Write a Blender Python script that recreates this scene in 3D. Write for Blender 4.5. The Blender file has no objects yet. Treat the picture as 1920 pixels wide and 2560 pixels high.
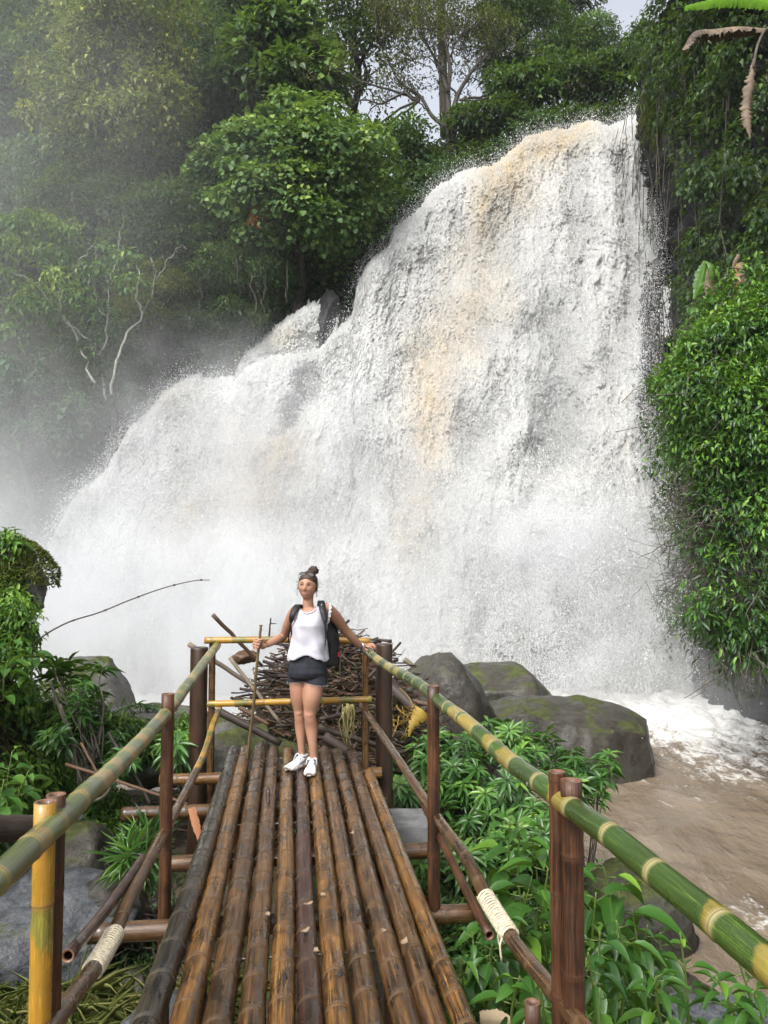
import bpy, math, random
import numpy as np
from mathutils import Vector, noise as mnoise

# ------------------------------------------------------------------ camera, world, sun, exposure
scene = bpy.context.scene
PITCH = math.radians(3.36)
EYE = 1.75
F = 1923.0                      # focal length in photo pixels (photo 1920 x 2560)
cam_data = bpy.data.cameras.new("camera")
cam = bpy.data.objects.new("camera", cam_data)
scene.collection.objects.link(cam)
cam.location = (0, 0, EYE)
cam.rotation_euler = (math.pi / 2 + PITCH, 0, 0)
cam_data.sensor_fit = 'VERTICAL'
cam_data.sensor_height = 32.0
cam_data.lens = 32.0 * F / 2560.0
cam_data.clip_start = 0.05
cam_data.clip_end = 1000
scene.camera = cam

SUN_EL, SUN_AZ = math.radians(48), math.radians(215)   # azimuth measured clockwise from +Y
world = bpy.data.worlds.new("World"); scene.world = world; world.use_nodes = True
wn, wl = world.node_tree.nodes, world.node_tree.links
wn.clear()
sky = wn.new('ShaderNodeTexSky'); sky.sky_type = 'NISHITA'; sky.sun_disc = False
sky.sun_elevation = SUN_EL; sky.sun_rotation = SUN_AZ
sky.air_density = 1.0; sky.dust_density = 4.0; sky.ozone_density = 1.0
hs = wn.new('ShaderNodeHueSaturation'); hs.inputs['Saturation'].default_value = 0.30
bg = wn.new('ShaderNodeBackground'); bg.inputs['Strength'].default_value = 0.15
wo = wn.new('ShaderNodeOutputWorld')
wl.new(sky.outputs[0], hs.inputs['Color']); wl.new(hs.outputs[0], bg.inputs[0]); wl.new(bg.outputs[0], wo.inputs[0])

sd = bpy.data.lights.new("sun", 'SUN'); sd.energy = 1.0; sd.angle = math.radians(18); sd.color = (1, .97, .92)
sun = bpy.data.objects.new("sun", sd); scene.collection.objects.link(sun)
sdir = Vector((math.sin(SUN_AZ) * math.cos(SUN_EL), math.cos(SUN_AZ) * math.cos(SUN_EL), math.sin(SUN_EL)))
sun.rotation_euler = sdir.to_track_quat('Z', 'Y').to_euler()
sun.location = (0, 0, 40)

scene.view_settings.view_transform = 'Standard'
scene.view_settings.look = 'None'
scene.view_settings.exposure = 1.15
scene.view_settings.gamma = 1.0
scene.view_settings.use_curve_mapping = False
cy = scene.cycles
cy.use_denoising = True
cy.max_bounces = 8; cy.diffuse_bounces = 5; cy.glossy_bounces = 2; cy.transmission_bounces = 3
cy.volume_bounces = 3; cy.transparent_max_bounces = 8
cy.volume_step_rate = 2.0; cy.volume_max_steps = 48
cy.use_adaptive_sampling = True; cy.adaptive_threshold = 0.02
cy.caustics_reflective = False; cy.caustics_refractive = False

# ------------------------------------------------------------------ helpers
rng = np.random.default_rng(7)
CP, SP = math.cos(PITCH), math.sin(PITCH)

def ray(px, py):
    a = (px - 960) / F; b = (1280 - py) / F
    return np.array([a, CP - b * SP, SP + b * CP])

def at(px, py, Y):
    """point in the place seen at photo pixel px, py at ground distance Y"""
    r = ray(px, py); t = Y / r[1]
    return np.array([r[0] * t, Y, EYE + r[2] * t])

def atz(px, py, z):
    r = ray(px, py); t = (z - EYE) / r[2]
    return np.array([r[0] * t, r[1] * t, z])

def at_line(px, py, A, B):
    """point on the vertical wall through plan points A, B"""
    r = ray(px, py)
    dx, dy = B[0] - A[0], B[1] - A[1]
    # r0 t = A0 + s dx ; r1 t = A1 + s dy
    det = r[0] * (-dy) + dx * r[1]
    t = (A[0] * (-dy) + dx * A[1]) / det
    return np.array([r[0] * t, r[1] * t, EYE + r[2] * t])

def _fade(t): return t * t * t * (t * (t * 6 - 15) + 10)
_perm = {}
def _tab(seed):
    if seed not in _perm:
        r = np.random.default_rng(seed + 1000)
        p = r.permutation(256); g = r.normal(size=(256, 3)); g /= np.linalg.norm(g, axis=1)[:, None]
        _perm[seed] = (np.concatenate([p, p, p]).astype(np.int64), g.astype(np.float32))
    return _perm[seed]

def perlin(P, seed=0):
    p, g = _tab(seed)
    P = np.asarray(P, dtype=np.float32)
    i = np.floor(P).astype(np.int64); f = P - i; i &= 255
    u = _fade(f)
    out = 0
    for dx in (0, 1):
        wx = u[:, 0] if dx else 1 - u[:, 0]
        for dy in (0, 1):
            wy = u[:, 1] if dy else 1 - u[:, 1]
            for dz in (0, 1):
                wz = u[:, 2] if dz else 1 - u[:, 2]
                h = p[p[p[i[:, 0] + dx] + i[:, 1] + dy] + i[:, 2] + dz]
                gg = g[h & 255]
                d = gg[:, 0] * (f[:, 0] - dx) + gg[:, 1] * (f[:, 1] - dy) + gg[:, 2] * (f[:, 2] - dz)
                out = out + wx * wy * wz * d
    return out

def fbm(P, octaves=4, seed=0, gain=.5, ridge=False):
    P = np.asarray(P, dtype=np.float32); s = 0; a = 1; f = 1
    for o in range(octaves):
        n = perlin(P * f + 17.3 * o, seed + o)
        if ridge: n = .5 - 2 * np.abs(n)
        s = s + a * n; a *= gain; f *= 2.03
    return s

def smooth(x, a, b):
    t = np.clip((x - a) / (b - a), 0, 1); return t * t * (3 - 2 * t)

def catmull(pts, n):
    pts = np.asarray(pts, float); P = np.vstack([2 * pts[0] - pts[1], pts, 2 * pts[-1] - pts[-2]])
    seg = len(pts) - 1; out = []
    for t in np.linspace(0, seg, n):
        k = min(int(t), seg - 1); u = t - k
        a, b, c, d = P[k:k + 4]
        out.append(.5 * ((2 * b) + (-a + c) * u + (2 * a - 5 * b + 4 * c - d) * u * u + (-a + 3 * b - 3 * c + d) * u ** 3))
    return np.array(out)

def norm(v):
    v = np.asarray(v, float); return v / (np.linalg.norm(v, axis=-1, keepdims=True) + 1e-9)

# ---- objects
def tag(o, label=None, cat=None, group=None, kind=None):
    if label: o['label'] = label
    if cat: o['category'] = cat
    if group: o['group'] = group
    if kind: o['kind'] = kind
    return o

def thing(name, label, cat, loc=(0, 0, 0), group=None):
    o = bpy.data.objects.new(name, None); scene.collection.objects.link(o)
    o.location = [float(c) for c in loc]; o.empty_display_size = .1
    return tag(o, label, cat, group)

def mesh(name, V, Fc, mat, parent=None, smooth_=True, attrs=None, uv=None, cols=None):
    """V (n,3) world coordinates, Fc list of (m,k) arrays of faces"""
    V = np.asarray(V, dtype=np.float32)
    if parent is not None: V = V - np.array(parent_origin(parent), dtype=np.float32)
    if isinstance(Fc, np.ndarray): Fc = [Fc]
    Fc = [f for f in Fc if len(f)]
    me = bpy.data.meshes.new(name)
    me.vertices.add(len(V)); me.vertices.foreach_set('co', V.ravel())
    idx = np.concatenate([f.ravel() for f in Fc]).astype(np.int32)
    tot = np.concatenate([np.full(len(f), f.shape[1]) for f in Fc]).astype(np.int32)
    st = np.concatenate([[0], np.cumsum(tot)[:-1]]).astype(np.int32)
    me.loops.add(len(idx)); me.loops.foreach_set('vertex_index', idx)
    me.polygons.add(len(tot)); me.polygons.foreach_set('loop_start', st)
    me.polygons.foreach_set('use_smooth', np.full(len(tot), bool(smooth_)))
    if uv is not None:
        l = me.uv_layers.new(name='UVMap')
        l.data.foreach_set('uv', np.asarray(uv, dtype=np.float32)[idx].ravel())
    if attrs:
        for k, a in attrs.items():
            at_ = me.attributes.new(k, 'FLOAT', 'POINT'); at_.data.foreach_set('value', np.asarray(a, dtype=np.float32))
    me.update(calc_edges=True)
    if mat: me.materials.append(mat)
    o = bpy.data.objects.new(name, me); scene.collection.objects.link(o)
    if parent is not None: o.parent = parent
    return o

def parent_origin(p):
    x = np.array(p.location)
    while p.parent: p = p.parent; x = x + np.array(p.location)
    return x

class MB:
    """collects pieces into one mesh"""
    def __init__(s): s.V = []; s.F = {}; s.n = 0; s.A = {}; s.UV = []
    def add(s, V, Fs, uv=None, **attrs):
        V = np.asarray(V, float)
        if isinstance(Fs, np.ndarray): Fs = [Fs]
        for f in Fs:
            if len(f): s.F.setdefault(f.shape[1], []).append(np.asarray(f) + s.n)
        s.V.append(V); m = len(V)
        s.UV.append(np.zeros((m, 2)) if uv is None else uv)
        for k in set(s.A) | set(attrs):
            if k not in s.A: s.A[k] = [np.zeros(s.n)]
            a = attrs.get(k, 0)
            s.A[k].append(np.full(m, a, float) if np.isscalar(a) else np.asarray(a, float))
        s.n += m; return s
    def build(s, name, mat, parent=None, smooth_=True):
        return mesh(name, np.vstack(s.V), [np.vstack(f) for f in s.F.values()], mat, parent, smooth_,
                    {k: np.concatenate(a) for k, a in s.A.items()}, np.vstack(s.UV))

def frames(P):
    T = norm(np.gradient(P, axis=0)); up = np.array([0, 0, 1.])
    if abs(T[0][2]) > .9: up = np.array([0, 1., 0])
    N = norm(np.cross(T, up)); B = np.cross(T, N)
    # keep frames continuous
    for k in range(1, len(P)):
        n = N[k - 1] - T[k] * np.dot(N[k - 1], T[k]); N[k] = n / (np.linalg.norm(n) + 1e-9); B[k] = np.cross(T[k], N[k])
    return T, N, B

def tube(P, R, sides=8, cap=True):
    P = np.asarray(P, float); n = len(P); R = np.broadcast_to(np.asarray(R, float), (n,))
    T, N, B = frames(P)
    a = np.linspace(0, 2 * np.pi, sides, endpoint=False)
    V = P[:, None] + R[:, None, None] * (np.cos(a)[None, :, None] * N[:, None] + np.sin(a)[None, :, None] * B[:, None])
    V = V.reshape(-1, 3)
    i = np.arange(n - 1)[:, None] * sides; j = np.arange(sides)[None]
    j2 = (j + 1) % sides
    Fq = np.stack([i + j, i + j2, i + sides + j2, i + sides + j], -1).reshape(-1, 4)
    Fs = [Fq]
    if cap: Fs += [np.arange(sides)[::-1][None], (np.arange(sides) + (n - 1) * sides)[None]]
    L = np.concatenate([[0], np.cumsum(np.linalg.norm(np.diff(P, axis=0), axis=1))])
    uv = np.stack([np.tile(a / (2 * np.pi), n), np.repeat(L, sides)], -1)
    return V, Fs, uv

def grid_faces(nu, nv, wrap=False):
    """vertex index = i*nv + j"""
    i = np.arange(nu - 1)[:, None]
    if wrap: j = np.arange(nv)[None]; j2 = (j + 1) % nv
    else: j = np.arange(nv - 1)[None]; j2 = j + 1
    return np.stack([i * nv + j, i * nv + j2, (i + 1) * nv + j2, (i + 1) * nv + j], -1).reshape(-1, 4)

_ico = {}
def ico(sub):
    if sub not in _ico:
        import bmesh
        bm = bmesh.new(); bmesh.ops.create_icosphere(bm, subdivisions=sub, radius=1)
        V = np.array([v.co[:] for v in bm.verts]); Fa = np.array([[v.index for v in f.verts] for f in bm.faces]); bm.free()
        _ico[sub] = (V, Fa)
    return _ico[sub]

# ---- node material helper
class NT:
    def __init__(s, name):
        s.m = bpy.data.materials.new(name); s.m.use_nodes = True
        s.t = s.m.node_tree; s.t.nodes.clear()
        s.out = s.t.nodes.new('ShaderNodeOutputMaterial')
    def n(s, typ, ins=None, **props):
        x = s.t.nodes.new('ShaderNode' + typ)
        for k, v in props.items(): setattr(x, k, v)
        if ins:
            for k, v in ins.items():
                if isinstance(v, bpy.types.NodeSocket): s.t.links.new(v, x.inputs[k])
                else: x.inputs[k].default_value = v
        return x
    def link(s, a, b): s.t.links.new(a, b)
    def attr(s, name): return s.n('Attribute', attribute_name=name).outputs['Fac']
    def uv(s): return s.n('TexCoord').outputs['UV']
    def obj(s): return s.n('NewGeometry').outputs['Position']
    def mapv(s, vec, scale): return s.n('Mapping', {'Vector': vec, 'Scale': scale}).outputs[0]
    def noise(s, vec, scale, detail=4, rough=.55, dist=0):
        return s.n('TexNoise', {'Vector': vec, 'Scale': scale, 'Detail': detail, 'Roughness': rough, 'Distortion': dist}).outputs['Fac']
    def ramp(s, fac, stops, interp='LINEAR'):
        r = s.n('ValToRGB', {'Fac': fac}); cr = r.color_ramp; cr.interpolation = interp
        while len(cr.elements) < len(stops): cr.elements.new(.5)
        for e, (p, c) in zip(cr.elements, stops):
            e.position = p; e.color = (c, c, c, 1) if np.isscalar(c) else (*c, 1)
        return r.outputs['Color']
    def mix(s, fac, a, b, blend='MIX'):
        x = s.t.nodes.new('ShaderNodeMix'); x.data_type = 'RGBA'; x.blend_type = blend
        for i, v in ((0, fac), (6, a), (7, b)):
            if isinstance(v, bpy.types.NodeSocket): s.t.links.new(v, x.inputs[i])
            elif i: x.inputs[i].default_value = (*v, 1)
            else: x.inputs[i].default_value = v
        return x.outputs[2]
    def math(s, op, a, b=0, c=0, clamp=False):
        x = s.t.nodes.new('ShaderNodeMath'); x.operation = op; x.use_clamp = clamp
        for i, v in enumerate((a, b, c)):
            if isinstance(v, bpy.types.NodeSocket): s.t.links.new(v, x.inputs[i])
            else: x.inputs[i].default_value = v
        return x.outputs[0]
    def bump(s, h, strength=.3, dist=.02):
        return s.n('Bump', {'Height': h, 'Strength': strength, 'Distance': dist}).outputs[0]
    def pbr(s, color, rough=.5, normal=None, spec=.5, coat=0, coat_rough=.1, sss=0, metallic=0, sheen=0):
        p = s.n('BsdfPrincipled')
        def put(k, v):
            if isinstance(v, bpy.types.NodeSocket): s.t.links.new(v, p.inputs[k])
            elif k == 'Base Color': p.inputs[k].default_value = (*v, 1)
            else: p.inputs[k].default_value = v
        put('Base Color', color); put('Roughness', rough); put('Specular IOR Level', spec)
        put('Coat Weight', coat); put('Coat Roughness', coat_rough); put('Metallic', metallic)
        if sheen: put('Sheen Weight', sheen)
        if sss:
            put('Subsurface Weight', sss); p.inputs['Subsurface Radius'].default_value = (.01, .004, .002)
        if normal is not None: put('Normal', normal)
        s.t.links.new(p.outputs[0], s.out.inputs[0]); return s.m

def plain(name, c, rough=.5, **k):
    return NT(name).pbr(c, rough, **k)

# ------------------------------------------------------------------ materials
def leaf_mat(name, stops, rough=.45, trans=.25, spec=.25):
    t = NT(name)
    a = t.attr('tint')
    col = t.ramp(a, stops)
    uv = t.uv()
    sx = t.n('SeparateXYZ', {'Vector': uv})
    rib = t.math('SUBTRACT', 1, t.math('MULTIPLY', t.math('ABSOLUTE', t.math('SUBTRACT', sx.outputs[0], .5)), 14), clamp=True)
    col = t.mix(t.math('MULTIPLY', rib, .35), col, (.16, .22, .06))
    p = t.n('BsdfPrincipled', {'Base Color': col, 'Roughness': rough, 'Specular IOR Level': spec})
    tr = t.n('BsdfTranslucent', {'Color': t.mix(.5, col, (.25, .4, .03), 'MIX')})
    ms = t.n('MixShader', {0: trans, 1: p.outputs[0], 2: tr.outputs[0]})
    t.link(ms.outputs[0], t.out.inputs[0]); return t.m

LM = {}
LM['teal'] = leaf_mat('teal_green_leaves', [(0, (.010, .030, .018)), (.5, (.028, .070, .040)), (1, (.10, .19, .09))])
LM['dark'] = leaf_mat('dark_green_leaves', [(0, (.008, .020, .008)), (.6, (.022, .055, .018)), (1, (.09, .17, .04))])
LM['mid'] = leaf_mat('mid_green_leaves', [(0, (.015, .042, .012)), (.55, (.045, .105, .025)), (1, (.17, .28, .05))])
LM['yellow'] = leaf_mat('yellow_green_leaves', [(0, (.028, .045, .014)), (.5, (.11, .14, .028)), (1, (.38, .38, .06))])
LM['heart'] = leaf_mat('heart_shaped_leaves', [(0, (.03, .075, .025)), (.6, (.10, .19, .055)), (1, (.24, .34, .06))])
LM['bright'] = leaf_mat('bright_green_leaves', [(0, (.016, .055, .010)), (.6, (.055, .155, .02)), (1, (.20, .35, .04))], rough=.38, spec=.35)
LM['vine'] = leaf_mat('glossy_vine_leaves', [(0, (.010, .035, .010)), (.5, (.038, .12, .018)), (1, (.17, .34, .03))], rough=.36, spec=.5)
LM['brown'] = leaf_mat('brownish_leaves', [(0, (.035, .03, .02)), (.6, (.085, .07, .035)), (1, (.15, .15, .05))])
LM['rust'] = leaf_mat('rusty_dead_leaves', [(0, (.25, .08, .03)), (1, (.48, .2, .07))])
LM['shrub'] = leaf_mat('whorled_shrub_leaves', [(0, (.020, .062, .015)), (.55, (.060, .165, .030)), (1, (.20, .36, .06))], rough=.3, spec=.5)
LM['grass'] = leaf_mat('grass_blades', [(0, (.07, .11, .025)), (.5, (.20, .22, .07)), (1, (.38, .36, .14))], trans=.2)
LM['moss'] = leaf_mat('moss_tufts', [(0, (.04, .055, .012)), (1, (.17, .20, .03))], rough=.8, trans=.1)

def bark(name, c1, c2, scale=6):
    t = NT(name); p = t.obj()
    n = t.noise(t.mapv(p, (3, 3, .8)), scale, 5)
    return t.pbr(t.ramp(n, [(.3, c1), (.7, c2)]), .8, t.bump(n, .6, .02))
M = {}
M['bark_dark'] = bark('dark_bark', (.02, .016, .012), (.06, .05, .04))
M['bark_pale'] = bark('pale_bark', (.16, .16, .13), (.42, .41, .36))
M['bark_mid'] = bark('grey_brown_bark', (.05, .045, .035), (.15, .13, .10))

def rock_mat(name, c1, c2, moss=.5, wet=.35, scale=1.2, mosscol=(.04, .048, .010), spec=.4):
    t = NT(name); p = t.obj()
    n1 = t.noise(p, scale, 6, .6); n2 = t.noise(p, scale * 9, 5, .65); n3 = t.noise(t.mapv(p, (1, 1, 1.6)), scale * 3, 8, .7, .4); n5 = t.noise(p, scale * 40, 4, .7)
    col = t.ramp(n1, [(.3, c1), (.68, c2)])
    col = t.mix(t.ramp(n2, [(.35, .0), (.75, .6)]), col, tuple(min(1, x * 1.7) for x in c2))
    crack = t.ramp(n3, [(.47, 0), (.5, 1), (.53, 0)])
    col = t.mix(t.math('MULTIPLY', crack, .5), col, tuple(x * .45 for x in c1))
    nz = t.n('SeparateXYZ', {'Vector': t.n('NewGeometry').outputs['Normal']}).outputs[2]
    mn = t.noise(p, scale * 1.6, 4, .6)
    mf = t.math('MULTIPLY', t.ramp(nz, [(.35, 0), (.9, 1)]), t.ramp(mn, [(.62 - moss * .3, 0), (.70 - moss * .3, 1)]))
    mcol = t.mix(t.ramp(n2, [(.4, 0), (.65, 1)]), mosscol, tuple(x * 2.2 for x in mosscol))
    col = t.mix(mf, col, mcol)
    h = t.math('ADD', t.math('MULTIPLY', n1, .6), t.math('ADD', t.math('MULTIPLY', n2, .35), t.math('ADD', t.math('MULTIPLY', n3, .35), t.math('MULTIPLY', n5, .08))))
    col = t.mix(t.ramp(n5, [(.38, .5), (.5, 0)]), col, tuple(x * .6 for x in c1))
    rr = t.math('ADD', t.ramp(n1, [(.3, wet), (.7, wet + .25)]), t.math('MULTIPLY', mf, .5), clamp=True)
    return t.pbr(col, rr, t.bump(h, .8, .06), spec=spec)
M['rock'] = rock_mat('wet_brown_rock', (.020, .018, .014), (.062, .056, .044), moss=.4, wet=.25)
M['rock_pale'] = rock_mat('pale_grey_rock', (.035, .033, .028), (.12, .115, .10), moss=.35, wet=.4)
M['rock_blue'] = rock_mat('wet_slate_rock', (.028, .032, .036), (.095, .10, .108), moss=.25, wet=.25)
M['rock_moss'] = rock_mat('mossy_rock', (.012, .011, .009), (.04, .037, .028), moss=.9, wet=.4)
M['cliff'] = rock_mat('wet_black_cliff_rock', (.008, .0085, .009), (.032, .033, .034), moss=.25, wet=.4, scale=.5, spec=.2)
M['soil'] = rock_mat('damp_soil', (.03, .024, .015), (.09, .07, .045), moss=.25, wet=.6, scale=.9, mosscol=(.035, .05, .012))
M['hill'] = rock_mat('forest_floor', (.010, .012, .007), (.028, .03, .016), moss=.6, wet=.8, scale=.5, mosscol=(.012, .022, .008))

# foam and water of the fall
t = NT('falling_white_water'); p = t.obj()
silt = t.attr('silt')
n = t.noise(t.mapv(p, (1, 1, .55)), 2.2, 6, .65)
n2 = t.noise(t.mapv(p, (1, 1, .5)), 13, 5, .7)
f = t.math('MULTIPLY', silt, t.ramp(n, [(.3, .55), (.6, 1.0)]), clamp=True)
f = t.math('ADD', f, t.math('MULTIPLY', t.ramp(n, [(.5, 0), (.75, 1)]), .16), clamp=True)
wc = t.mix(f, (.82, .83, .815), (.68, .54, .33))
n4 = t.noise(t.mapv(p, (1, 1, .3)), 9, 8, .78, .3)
wc = t.mix(t.ramp(n4, [(.36, .45), (.56, 0)]), wc, (.44, .435, .42))  # grey flecks: clear water and the shade between drops, painted in
gr = t.attr('shade_grain'); wc = t.mix(t.math('MULTIPLY', gr, .36, clamp=True), wc, (.25, .25, .24))
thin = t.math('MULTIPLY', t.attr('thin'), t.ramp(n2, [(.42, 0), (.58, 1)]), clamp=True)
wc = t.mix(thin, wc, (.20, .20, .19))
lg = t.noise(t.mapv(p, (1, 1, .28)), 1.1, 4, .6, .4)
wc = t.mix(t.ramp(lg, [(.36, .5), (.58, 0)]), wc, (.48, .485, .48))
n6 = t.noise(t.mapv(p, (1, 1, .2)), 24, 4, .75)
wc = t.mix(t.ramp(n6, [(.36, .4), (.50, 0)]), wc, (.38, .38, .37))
# spray has no hard surface: its shading normal leans to the open side
nv = t.n('VectorMath', {0: t.bump(n4, .2, .03)}, operation='SCALE'); nv.inputs['Scale'].default_value = .16
nv2 = t.n('VectorMath', {0: nv.outputs[0], 1: (0, -.42, .40)}, operation='ADD')
nv3 = t.n('VectorMath', {0: nv2.outputs[0]}, operation='NORMALIZE').outputs[0]
pb = t.n('BsdfDiffuse', {'Color': wc, 'Roughness': 1.0, 'Normal': nv3})
tl = t.n('BsdfTranslucent', {'Color': wc})
ms = t.n('MixShader', {0: .22, 1: pb.outputs[0], 2: tl.outputs[0]})
t.link(ms.outputs[0], t.out.inputs[0]); M['fall'] = t.m

t = NT('spray_droplets')
pb = t.n('BsdfPrincipled', {'Base Color': (.9, .91, .91, 1), 'Roughness': .4, 'Specular IOR Level': .5})
tl = t.n('BsdfTranslucent', {'Color': (.9, .9, .9, 1)})
ms = t.n('MixShader', {0: .4, 1: pb.outputs[0], 2: tl.outputs[0]}); t.link(ms.outputs[0], t.out.inputs[0]); M['spray'] = t.m

t = NT('muddy_river'); p = t.obj()
foam = t.attr('foam')
w1 = t.noise(t.mapv(p, (1, .6, 1)), 1.3, 5, .6, .6); w2 = t.noise(t.mapv(p, (1, .45, 1)), 5, 5, .6, .8); w3 = t.noise(p, 18, 4, .6)
fm = t.ramp(t.math('ADD', t.math('MULTIPLY', foam, 1.0), t.math('ADD', t.math('MULTIPLY', t.math('SUBTRACT', w2, .5), 1.9), t.math('MULTIPLY', t.math('SUBTRACT', w3, .5), .9))), [(.42, 0), (.95, 1)])
brown = t.mix(t.ramp(w1, [(.35, 0), (.65, 1)]), (.150, .112, .076), (.235, .185, .132))
col = t.mix(fm, brown, (.80, .79, .76))
hh = t.math('ADD', t.math('MULTIPLY', w1, 1.0), t.math('ADD', t.math('MULTIPLY', w2, .6), t.math('MULTIPLY', w3, .12)))
M['river'] = t.pbr(col, t.math('ADD', .07, t.math('MULTIPLY', fm, .5)), t.bump(hh, .8, .09), spec=.5)

def bamboo_mat(name, base_lo, base_hi, nodecol, dark, green=None, patch=None, patch_at=.55, rough=.22, coat=.35, stain=.85, patchvar=.6, scuff=.75):
    """uv: x around, y length; attributes node (1 on the ring), inter (0..1 along a joint), pid (random per joint)"""
    t = NT(name); uv = t.uv()
    pid = t.attr('pid'); inter = t.attr('inter'); node = t.attr('node')
    cv = t.n('CombineXYZ', {0: t.n('SeparateXYZ', {'Vector': uv}).outputs[0], 1: t.n('SeparateXYZ', {'Vector': uv}).outputs[1], 2: t.math('MULTIPLY', t.attr('pole'), 13.7)}).outputs[0]
    P3 = t.obj()
    fine = t.noise(t.mapv(cv, (34, 2.2, 1)), 3.0, 6, .65)
    streak = t.noise(t.mapv(cv, (9, .7, 1)), 2.4, 5, .6, .4)
    blot = t.noise(P3, 5, 5, .6, .5)
    col = t.mix(t.ramp(streak, [(.32, 0), (.68, 1)]), base_lo, base_hi)
    if green is not None:
        th = t.math('ADD', inter, t.math('ADD', t.math('MULTIPLY', t.math('SUBTRACT', blot, .5), 1.3), t.math('MULTIPLY', t.math('SUBTRACT', pid, .5), patchvar)))
        pf = t.ramp(th, [(patch_at, 0), (patch_at + .06, 1)])
        g = t.mix(t.ramp(streak, [(.3, 0), (.7, 1)]), green, tuple(x * 1.6 for x in green))
        y = t.mix(t.ramp(streak, [(.3, 0), (.7, 1)]), patch, tuple(x * .72 for x in patch))
        col = t.mix(pf, g, y)
    dk = t.ramp(t.math('ADD', t.math('MULTIPLY', blot, .5), t.math('MULTIPLY', streak, .5)), [(.42, stain), (.54, 0)])
    col = t.mix(dk, col, dark)
    scf = t.noise(t.mapv(cv, (16, 1.6, 1)), 5.0, 6, .7)
    col = t.mix(t.ramp(scf, [(.56, 0), (.66, scuff)]), col, tuple(min(1, x * 2.0) for x in base_hi))
    col = t.mix(t.ramp(fine, [(.40, .85 if green is None else .45), (.54, 0)]), col, dark)
    grm = t.noise(P3, 60, 4, .7); col = t.mix(t.ramp(grm, [(.60, 0), (.72, .7 if green is None else .25)]), col, dark)
    sh = t.math('ADD', .72, t.math('MULTIPLY', pid, .5))
    col = t.mix(1.0, col, t.n('CombineColor', {0: sh, 1: sh, 2: sh}).outputs[0], 'MULTIPLY')
    col = t.mix(t.ramp(node, [(.3, 0), (.9, .85)]), col, nodecol)
    line = t.ramp(node, [(.80, 0), (.97, 1)])
    col = t.mix(t.math('MULTIPLY', line, .7), col, dark)
    en = t.attr('end')
    col = t.mix(t.ramp(en, [(.2, 0), (.5, 1)]), col, (.15, .072, .038))
    col = t.mix(t.ramp(en, [(.6, 0), (.95, 1)]), col, (.02, .012, .008))  # inside of the hollow end coloured near black, its shade painted in
    h = t.math('ADD', t.math('MULTIPLY', fine, .6), t.math('ADD', t.math('MULTIPLY', blot, .4), t.math('MULTIPLY', scf, .4)))
    rg = t.math('ADD', rough, t.math('MULTIPLY', t.ramp(blot, [(.4, 0), (.7, 1)]), .3))
    return t.pbr(col, rg, t.bump(h, .5, .004), spec=.45, coat=coat, coat_rough=.1)
BM = {}
BM['amber'] = bamboo_mat('wet_amber_bamboo', (.10, .040, .010), (.30, .145, .033), (.17, .10, .045), (.018, .010, .006))
BM['brown'] = bamboo_mat('wet_brown_bamboo', (.055, .026, .010), (.18, .088, .028), (.13, .08, .04), (.014, .009, .006))
BM['red'] = bamboo_mat('wet_dark_red_bamboo', (.026, .011, .008), (.080, .032, .016), (.12, .07, .04), (.018, .011, .009))
BM['black'] = bamboo_mat('wet_blackened_bamboo', (.026, .021, .016), (.085, .062, .036), (.12, .10, .07), (.012, .011, .011), rough=.22)
BM['post'] = bamboo_mat('varnished_red_brown_post', (.040, .015, .005), (.13, .048, .014), (.09, .04, .02), (.012, .006, .004), rough=.36, coat=.1)
BM['green'] = bamboo_mat('fresh_green_bamboo', (.06, .10, .012), (.1, .15, .02), (.45, .36, .17), (.03, .042, .010), green=(.030, .066, .010), patch=(.36, .26, .05), patch_at=.68, rough=.25, stain=.45, patchvar=1.5)
BM['pale'] = bamboo_mat('pale_green_bamboo', (.06, .10, .012), (.1, .15, .02), (.42, .30, .11), (.055, .06, .03), green=(.10, .125, .038), patch=(.40, .26, .07), patch_at=.74, rough=.3, stain=.55, patchvar=.9)
BM['gold'] = bamboo_mat('golden_bamboo', (.33, .16, .018), (.46, .26, .03), (.30, .17, .05), (.12, .08, .02), green=(.14, .14, .025), patch=(.46, .24, .025), patch_at=.33, stain=.3)

t = NT('creosoted_timber'); p = t.obj()
n = t.noise(t.mapv(p, (5, 5, .35)), 6, 6, .7); n2 = t.noise(t.mapv(p, (1, 1, .4)), 9, 5, .6)
M['timber'] = t.pbr(t.mix(t.ramp(n2, [(.5, 0), (.75, .5)]), t.ramp(n, [(.3, (.010, .006, .004)), (.72, (.065, .034, .020))]), (.085, .038, .018)), .38, t.bump(n, .8, .008), coat=.2)
t = NT('pale_rope'); uv = t.uv()
M['rope'] = t.pbr(t.ramp(t.noise(t.obj(), 90, 3), [(.3, (.36, .30, .20)), (.62, (.62, .56, .42))]), .85, t.bump(t.noise(t.obj(), 160, 3), .6, .003))
M['steel'] = plain('weathered_steel', (.16, .155, .15), .4, metallic=.9)
M['cutwood'] = plain('cut_bamboo_end', (.33, .14, .06), .6)
M['hollow'] = plain('dark_hollow', (.02, .012, .008), .9)
t = NT('concrete'); M['concrete'] = t.pbr(t.ramp(t.noise(t.obj(), 9, 6), [(.3, (.10, .10, .10)), (.7, (.22, .22, .215))]), .7, t.bump(t.noise(t.obj(), 40, 3), .3, .01))

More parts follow.
